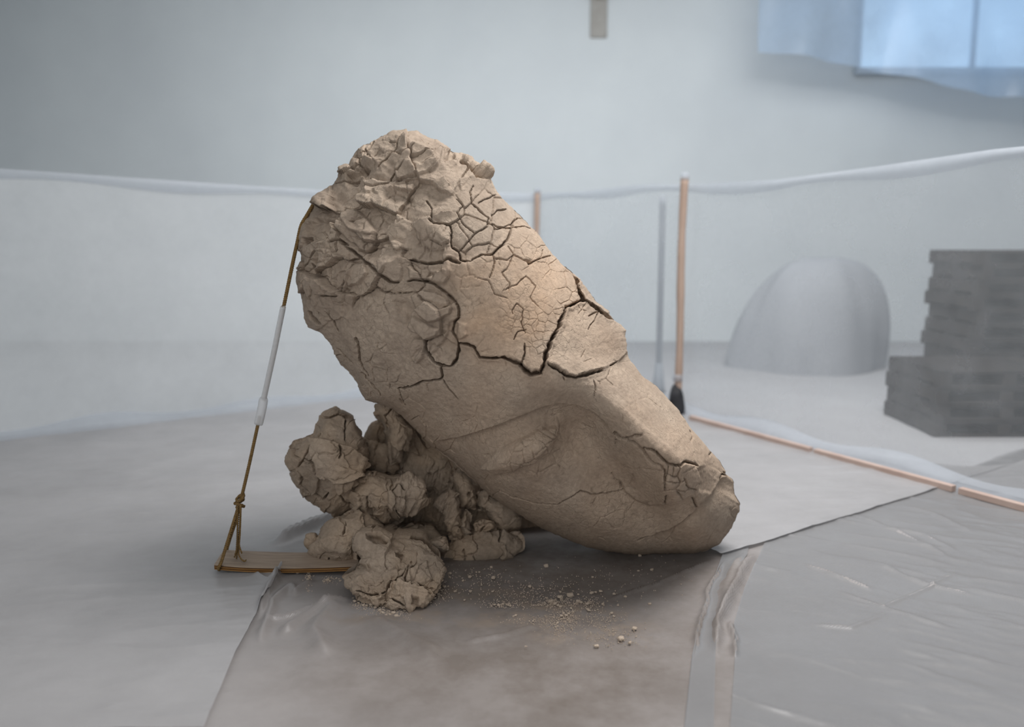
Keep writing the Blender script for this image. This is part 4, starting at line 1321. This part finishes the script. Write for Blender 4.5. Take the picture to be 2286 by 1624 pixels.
lump('clay_lump', [(880, 1190), (920, 1170), (970, 1180), (990, 1215), (960, 1240), (900, 1235)], 4.05, .08, .15, 120, cl, pile, 116)

CH = [(764, 1289), (778, 1282), (792, 1276), (804, 1262), (811, 1245), (808, 1228), (798, 1220), (798, 1205), (806, 1190), (821, 1181), (838, 1185), (853, 1191), (877, 1204), (900, 1205), (917, 1206), (945, 1210), (955, 1222), (960, 1234), (983, 1247), (990, 1258), (992, 1271), (990, 1294), (980, 1312), (969, 1326), (960, 1342), (951, 1353), (922, 1363), (890, 1366), (858, 1358), (832, 1347), (797, 1334), (782, 1320), (773, 1308)]
chunk = thing('clay_chunk', (float(ground(880, 1360)[0]), gY(1345), 0), 'broken knobbly clay chunk lying in front of the rubble heap', 'clay chunk')
lump('chunk_body', CH, gY(1364), .07, .34, 340, cl, chunk, 120, .20, None, c=(885, 1275), rough=.026)

# ------------------------------------------------------------------ the swing
seat_y0, seat_y1 = gY(1288) + .02, gY(1246) + .03
zs = .045
swing = thing('swing', tuple(at(600, 1262, (seat_y0 + seat_y1) / 2)[:2]) + (0,), 'old wooden rope swing, seat pinned under the rubble at left', 'swing')
seat = bpy.data.objects.new('seat', None)
C.objects.link(seat); seat.parent = swing
LAY = [('veneer', M['seat_top']), ('ply_layer', M['ply_dark']), ('ply_layer', M['ply_light']), ('ply_layer', M['ply_dark']), ('ply_layer', M['ply_light'])]
fl = ground([478, 545, 620, 700, 800], [1261, 1266, 1268, 1267, 1263], np.array([.060, .052, .048, .050, .056]))
bl = ground([500, 560, 620, 690, 800], [1228, 1231, 1233, 1234, 1232], np.array([.060, .052, .048, .050, .056]))
ns, nv_ = 36, 6
Ff_ = smooth_path(fl, ns); Fb_ = smooth_path(bl, ns)
th_ = .024
for k, (nm, mt) in enumerate(LAY):
    z_t = -th_ * k / len(LAY); z_b = -th_ * (k + 1) / len(LAY) + .0002
    inset = .0 if k % 2 == 0 else .0012
    VV = []
    for z in (z_t, z_b):
        for j in range(nv_):
            f = j / (nv_ - 1)
            f = f * (1 - 2 * inset * 4) + inset * 4
            q = Ff_ * (1 - f) + Fb_ * f
            q = q + np.array([0, 0, z])
            VV.append(q)
    VV = np.stack(VV).reshape(-1, 3)
    FFs = []
    idx = lambda s_, j, i: (s_ * nv_ + j) * ns + i
    for j in range(nv_ - 1):
        for i in range(ns - 1):
            FFs.append((idx(0, j, i), idx(0, j, i + 1), idx(0, j + 1, i + 1), idx(0, j + 1, i)))
            FFs.append((idx(1, j, i), idx(1, j + 1, i), idx(1, j + 1, i + 1), idx(1, j, i + 1)))
    for i in range(ns - 1):
        FFs.append((idx(0, 0, i), idx(1, 0, i), idx(1, 0, i + 1), idx(0, 0, i + 1)))
        FFs.append((idx(0, nv_ - 1, i), idx(0, nv_ - 1, i + 1), idx(1, nv_ - 1, i + 1), idx(1, nv_ - 1, i)))
    for j in range(nv_ - 1):
        FFs.append((idx(0, j, 0), idx(0, j + 1, 0), idx(1, j + 1, 0), idx(1, j, 0)))
        FFs.append((idx(0, j, ns - 1), idx(1, j, ns - 1), idx(1, j + 1, ns - 1), idx(0, j + 1, ns - 1)))
    o = raw_mesh(nm, VV, np.array(FFs), mt, None, False)
    o.parent = seat
    o.location = -Vector(swing.location)


def strands(path, r, pitch, n=3, k=1.0, ends=True):
    P = np.asarray(path); m_ = len(P)
    Tn = np.gradient(P, axis=0); Tn /= np.linalg.norm(Tn, axis=1, keepdims=True) + 1e-12
    A = np.cross(Tn, [0.1, 1, .05]); A /= np.linalg.norm(A, axis=1, keepdims=True)
    B = np.cross(Tn, A)
    L = np.r_[0, np.cumsum(np.linalg.norm(np.diff(P, axis=0), axis=1))]
    out = []
    for i in range(n):
        ph = L / pitch * 2 * math.pi + i * 2 * math.pi / n
        out.append((P + k * r * .52 * (np.cos(ph)[:, None] * A + np.sin(ph)[:, None] * B), r * .56))
    return out


RY = 3.88
HTOP = 4.03
rope_top = np.vstack([at(716, 441, HTOP + .10), at(708, 444, HTOP + .02), at(700, 456, HTOP - .03), at(686, 480, HTOP - .05), at(672, 505, HTOP - .06), at(663, 545, HTOP - .06), at(650, 605, RY), at(634, 682, RY)])
tube_obj('rope', strands(smooth_path(rope_top, 260), .0085, .030), M['rope'], swing, 6)
mid = np.vstack([at(633, 684, RY), at(612, 785, RY), at(588, 895, RY)])
tube_obj('blurred_cord', strands(smooth_path(mid, 170), .0105, .055, 2), M['rope_pale'], swing, 6)['label'] = 'pale thicker middle length of the rope, standing for its blur'  # blurred stretch of the rope built as paler, thicker cord
mids = np.vstack([at(632, 686, RY), at(622, 735, RY), at(612, 785, RY), at(600, 840, RY), at(589, 890, RY)])
tube_obj('blur_shell', [(smooth_path(mids, 60), .0135)], M['blur_tube'], swing, 10)['label'] = 'clear added shell that softens the pale middle length'  # added see-through shell, imitates the blur around the rope
slv = np.vstack([at(589, 888, RY), at(585, 912, RY), at(577, 948, RY)])
tube_obj('blur_tube', [(smooth_path(slv, 14), np.r_[.016, np.full(12, .021), .019])], M['blur_tube'], swing, 12)['label'] = 'whitish see-through tube for the blur at the middle of the rope'  # whitest bit of the blur, built as a see-through tube
low = np.vstack([at(580, 930, RY), at(575, 952, RY), at(558, 1030, RY), at(543, 1095, RY), at(536, 1122, RY)])
tube_obj('rope', strands(smooth_path(low, 130), .0080, .028), M['rope'], swing, 6)
kn = []
kc = at(535, 1122, RY)
for i in range(60):
    a = i / 59 * 2 * math.pi * 2.6
    kn.append(kc + np.array([.017 * math.cos(a) + .004 * math.sin(a * .5), .017 * math.sin(a), .030 - .058 * i / 59 + .006 * math.sin(a * 1.3)]))
kn2 = [kc + np.array([.004, -.020, .012]), kc + np.array([.020, -.010, .026]), kc + np.array([.016, .006, .036]), kc + np.array([.0, .0, .03])]
tube_obj('knot', strands(np.array(kn), .0078, .026) + strands(smooth_path(np.array(kn2), 40), .0078, .026), M['rope'], swing, 6)
YF0, YB0 = float(fl[0][1]), float(bl[0][1])
RY = (YF0 + YB0) / 2
lf = np.vstack([at(532, 1132, RY), at(522, 1165, RY - .03), at(508, 1210, RY - .08), at(494, 1255, YF0 - .012), at(488, 1268, YF0 - .016), at(489, 1273, YF0 + .005)])
tube_obj('rope_loop', strands(smooth_path(lf, 90), .0075, .028), M['rope'], swing, 6)
lb = np.vstack([at(533, 1134, RY), at(526, 1165, RY + .03), at(516, 1195, RY + .08), at(507, 1225, YB0 + .012), at(506, 1232, YB0 + .012)])
tube_obj('rope_loop', strands(smooth_path(lb, 70), .0075, .028), M['rope'], swing, 6)
for i, pts_ in enumerate(([(533, 1128), (531, 1165), (529, 1210), (527, 1235), (523, 1245)], [(536, 1128), (535, 1170), (532, 1215), (529, 1240), (528, 1248)],
                          [(537, 1128), (536, 1180), (534, 1215), (533, 1237), (538, 1248), (546, 1254), (549, 1251)], [(538, 1130), (536, 1190), (534, 1215), (537, 1228), (540, 1236)],
                          [(530, 1130), (530, 1190), (529, 1225), (525, 1238)])):
    yy = [min(RY - .012 - .003 * i, float(ground(p[0], p[1], .064)[1]) - .004) for p in pts_]
    pth = np.vstack([at(p[0], p[1], y_) for p, y_ in zip(pts_, yy)])
    tube_obj('frayed_strand', strands(smooth_path(pth, 60), .0042, .02, 2), M['rope'], swing, 5)

# ------------------------------------------------------------------ clay crumbs
def crumb_mesh(seed):
    import bmesh
    bm = bmesh.new()
    bmesh.ops.create_icosphere(bm, subdivisions=2, radius=1)
    r = np.random.RandomState(seed)
    dirs = r.normal(size=(7, 3)); dirs /= np.linalg.norm(dirs, axis=1, keepdims=True)
    for v in bm.verts:
        p = np.array(v.co)
        s = 1 + .10 * math.sin(p[0] * 5 + seed) + .08 * math.sin(p[1] * 7 + 2 * seed)
        for d in dirs:
            k = p @ d
            if k > .62: s *= 1 - (k - .62) * .75
        v.co = Vector((p[0] * s * 1.15, p[1] * s, p[2] * s * .82))
    me = bpy.data.meshes.new('clay_crumb')
    bm.to_mesh(me); bm.free()
    me.materials.append(M['crumb'])
    return me


CM = [crumb_mesh(s) for s in range(6)]
rc = random.Random(9)


def crumb(px, py, rpx, label, group=None):
    g = ground(px, py + rpx * .6)
    r = rpx * g[1] / FPX
    o = bpy.data.objects.new('clay_crumb', rc.choice(CM))
    C.objects.link(o)
    o.scale = (r, r, r)
    o.rotation_euler = (0, 0, rc.uniform(0, 6.28))
    o.location = (g[0], g[1], r * .72 + .006)
    tag(o, label, 'clay crumb', group)
    return o


BIG = [(1219, 1267, 6, 'pointed clay crumb standing alone below the cheek on dark plastic'), (1102, 1294, 6, 'round clay crumb right of the chunk, nearest the base slab'), (1272, 1332, 8, 'largest clay crumb at the top of the dust patch'),
       (1251, 1337, 6.5, 'clay crumb touching the left of the largest one in the dust patch'), (1385, 1430, 8, 'large clay crumb at the lower right end of the dust trail'), (1416, 1407, 6, 'single clay crumb highest of the three right of the dust trail'),
       (1331, 1447, 6, 'clay crumb near the bottom picture edge below the dust patch'), (1406, 1440, 5, 'dark little clay crumb farthest right beyond the dust trail'), (1428, 1244, 5, 'clay crumb tucked under the chin edge'),
       (1049, 1292, 5, 'flat clay crumb between chunk and round crumb'), (1183, 1313, 4.5, 'lone clay crumb left above the dust patch')]
for x, y, r, l in BIG:
    crumb(x, y, r, l)
ORD = ('first second third fourth fifth sixth seventh eighth ninth tenth eleventh twelfth thirteenth fourteenth fifteenth sixteenth seventeenth eighteenth nineteenth twentieth '
       'twenty-first twenty-second twenty-third twenty-fourth twenty-fifth twenty-sixth twenty-seventh twenty-eighth twenty-ninth').split()
SETS = [('small clay crumb right of the front chunk', 'crumbs right of the chunk', [(1098, 1270, 4), (1034, 1300, 4), (1051, 1324, 4.5), (1016, 1324, 4), (1004, 1284, 5), (1004, 1293, 4), (1037, 1343, 3), (1064, 1281, 2.5), (1070, 1281, 2.5), (1001, 1313, 3), (991, 1313, 5), (985, 1322, 4), (978, 1330, 4), (970, 1339, 4), (1100, 1324, 3), (1075, 1310, 2.5)]),
        ('small clay crumb right of the largest one', 'crumbs in the row right of the dust patch', [(1321, 1327, 5), (1330, 1326, 3.5), (1341, 1324, 4.5), (1371, 1330, 4), (1291, 1331, 3), (1251, 1325, 3), (1396, 1336, 4), (1346, 1353, 4), (1380, 1355, 3), (1450, 1352, 4), (1425, 1278, 3), (1455, 1275, 4), (1322, 1292, 3), (1366, 1373, 4), (1370, 1380, 3)]),
        ('small clay crumb in the tan dust patch', 'crumbs in the dust patch', [(1231, 1346, 5), (1239, 1351, 5), (1226, 1347, 4), (1245, 1355, 4), (1252, 1358, 4), (1258, 1374, 5), (1263, 1378, 5), (1254, 1379, 4), (1268, 1374, 4), (1291, 1346, 5), (1298, 1349, 4), (1312, 1352, 5), (1311, 1364, 4), (1315, 1367, 3.5), (1245, 1395, 3.5), (1240, 1404, 3), (1152, 1378, 4), (1146, 1380, 3), (1113, 1355, 4), (1105, 1354, 3.5), (1122, 1352, 3), (1134, 1355, 3.5), (1140, 1357, 3), (1190, 1391, 3), (1182, 1391, 2.5), (1174, 1448, 3), (1275, 1362, 3), (1280, 1370, 3)]),
        ('small clay crumb in the trail below the swing seat', 'crumbs below the swing seat', [(664, 1283, 4), (661, 1276, 2.5), (690, 1283, 4), (691, 1290, 4), (688, 1297, 4), (690, 1304, 4), (687, 1312, 4), (731, 1298, 5), (724, 1302, 3), (737, 1301, 3), (760, 1300, 3), (684, 1318, 3)]),
        ('small clay crumb along the front chunk foot', 'crumbs along the chunk foot', [(792, 1346, 5), (800, 1350, 4), (812, 1355, 4), (820, 1356, 4), (829, 1353, 5), (838, 1360, 4), (848, 1366, 4), (855, 1372, 4), (862, 1378, 4), (870, 1376, 4), (878, 1372, 5), (884, 1379, 5), (852, 1383, 3), (890, 1380, 3), (868, 1384, 3), (788, 1340, 3), (960, 1349, 4)])]
for l, gname, pts_ in SETS:
    for k_, (x, y, r) in enumerate(sorted(pts_)):
        crumb(x, y, r, '%s, %s from the left' % (l, ORD[k_]), gname)

# fine grains nobody could count: one mesh
r_ = np.random.RandomState(5)
gp_ = []
for (cx_, cy_, sx_, sy_, n_) in ((1240, 1352, 30, 7, 260), (1262, 1378, 16, 8, 160), (1310, 1352, 22, 7, 150), (1200, 1392, 40, 6, 160), (1250, 1405, 20, 14, 200), (1330, 1400, 40, 20, 260), (1380, 1430, 30, 10, 160), (1125, 1355, 25, 5, 140),
                               (1170, 1330, 40, 14, 160), (870, 1376, 20, 8, 260), (688, 1300, 4, 12, 120), (830, 1357, 25, 6, 160), (980, 1330, 14, 14, 120), (1060, 1300, 40, 20, 150), (1400, 1300, 80, 30, 120), (1220, 1320, 60, 20, 160), (735, 1300, 12, 5, 60)):
    gp_.append(np.stack([r_.normal(cx_, sx_, n_), r_.normal(cy_, sy_, n_)], -1))
gp_ = np.vstack(gp_)
gg = ground(gp_[:, 0], gp_[:, 1])
rr = r_.uniform(.0016, .0036, len(gg))
base = np.array([[1, 0, -.3], [-.5, .87, -.3], [-.5, -.87, -.3], [0, 0, 1.0]])
VV = (gg[:, None] + rr[:, None, None] * base[None] * r_.uniform(.7, 1.3, (len(gg), 4, 1)) + np.array([0, 0, .010])).reshape(-1, 3)
k4 = np.arange(len(gg))[:, None] * 4
FF = np.concatenate([k4 + np.array([[0, 1, 3]]), k4 + np.array([[1, 2, 3]]), k4 + np.array([[2, 0, 3]]), k4 + np.array([[0, 2, 1]])])
o = raw_mesh('clay_grains', VV, FF, M['crumb'], None, False)
tag(o, 'fine tan clay grains sprinkled over the plastic in front of the head', 'clay grains', None, 'stuff')
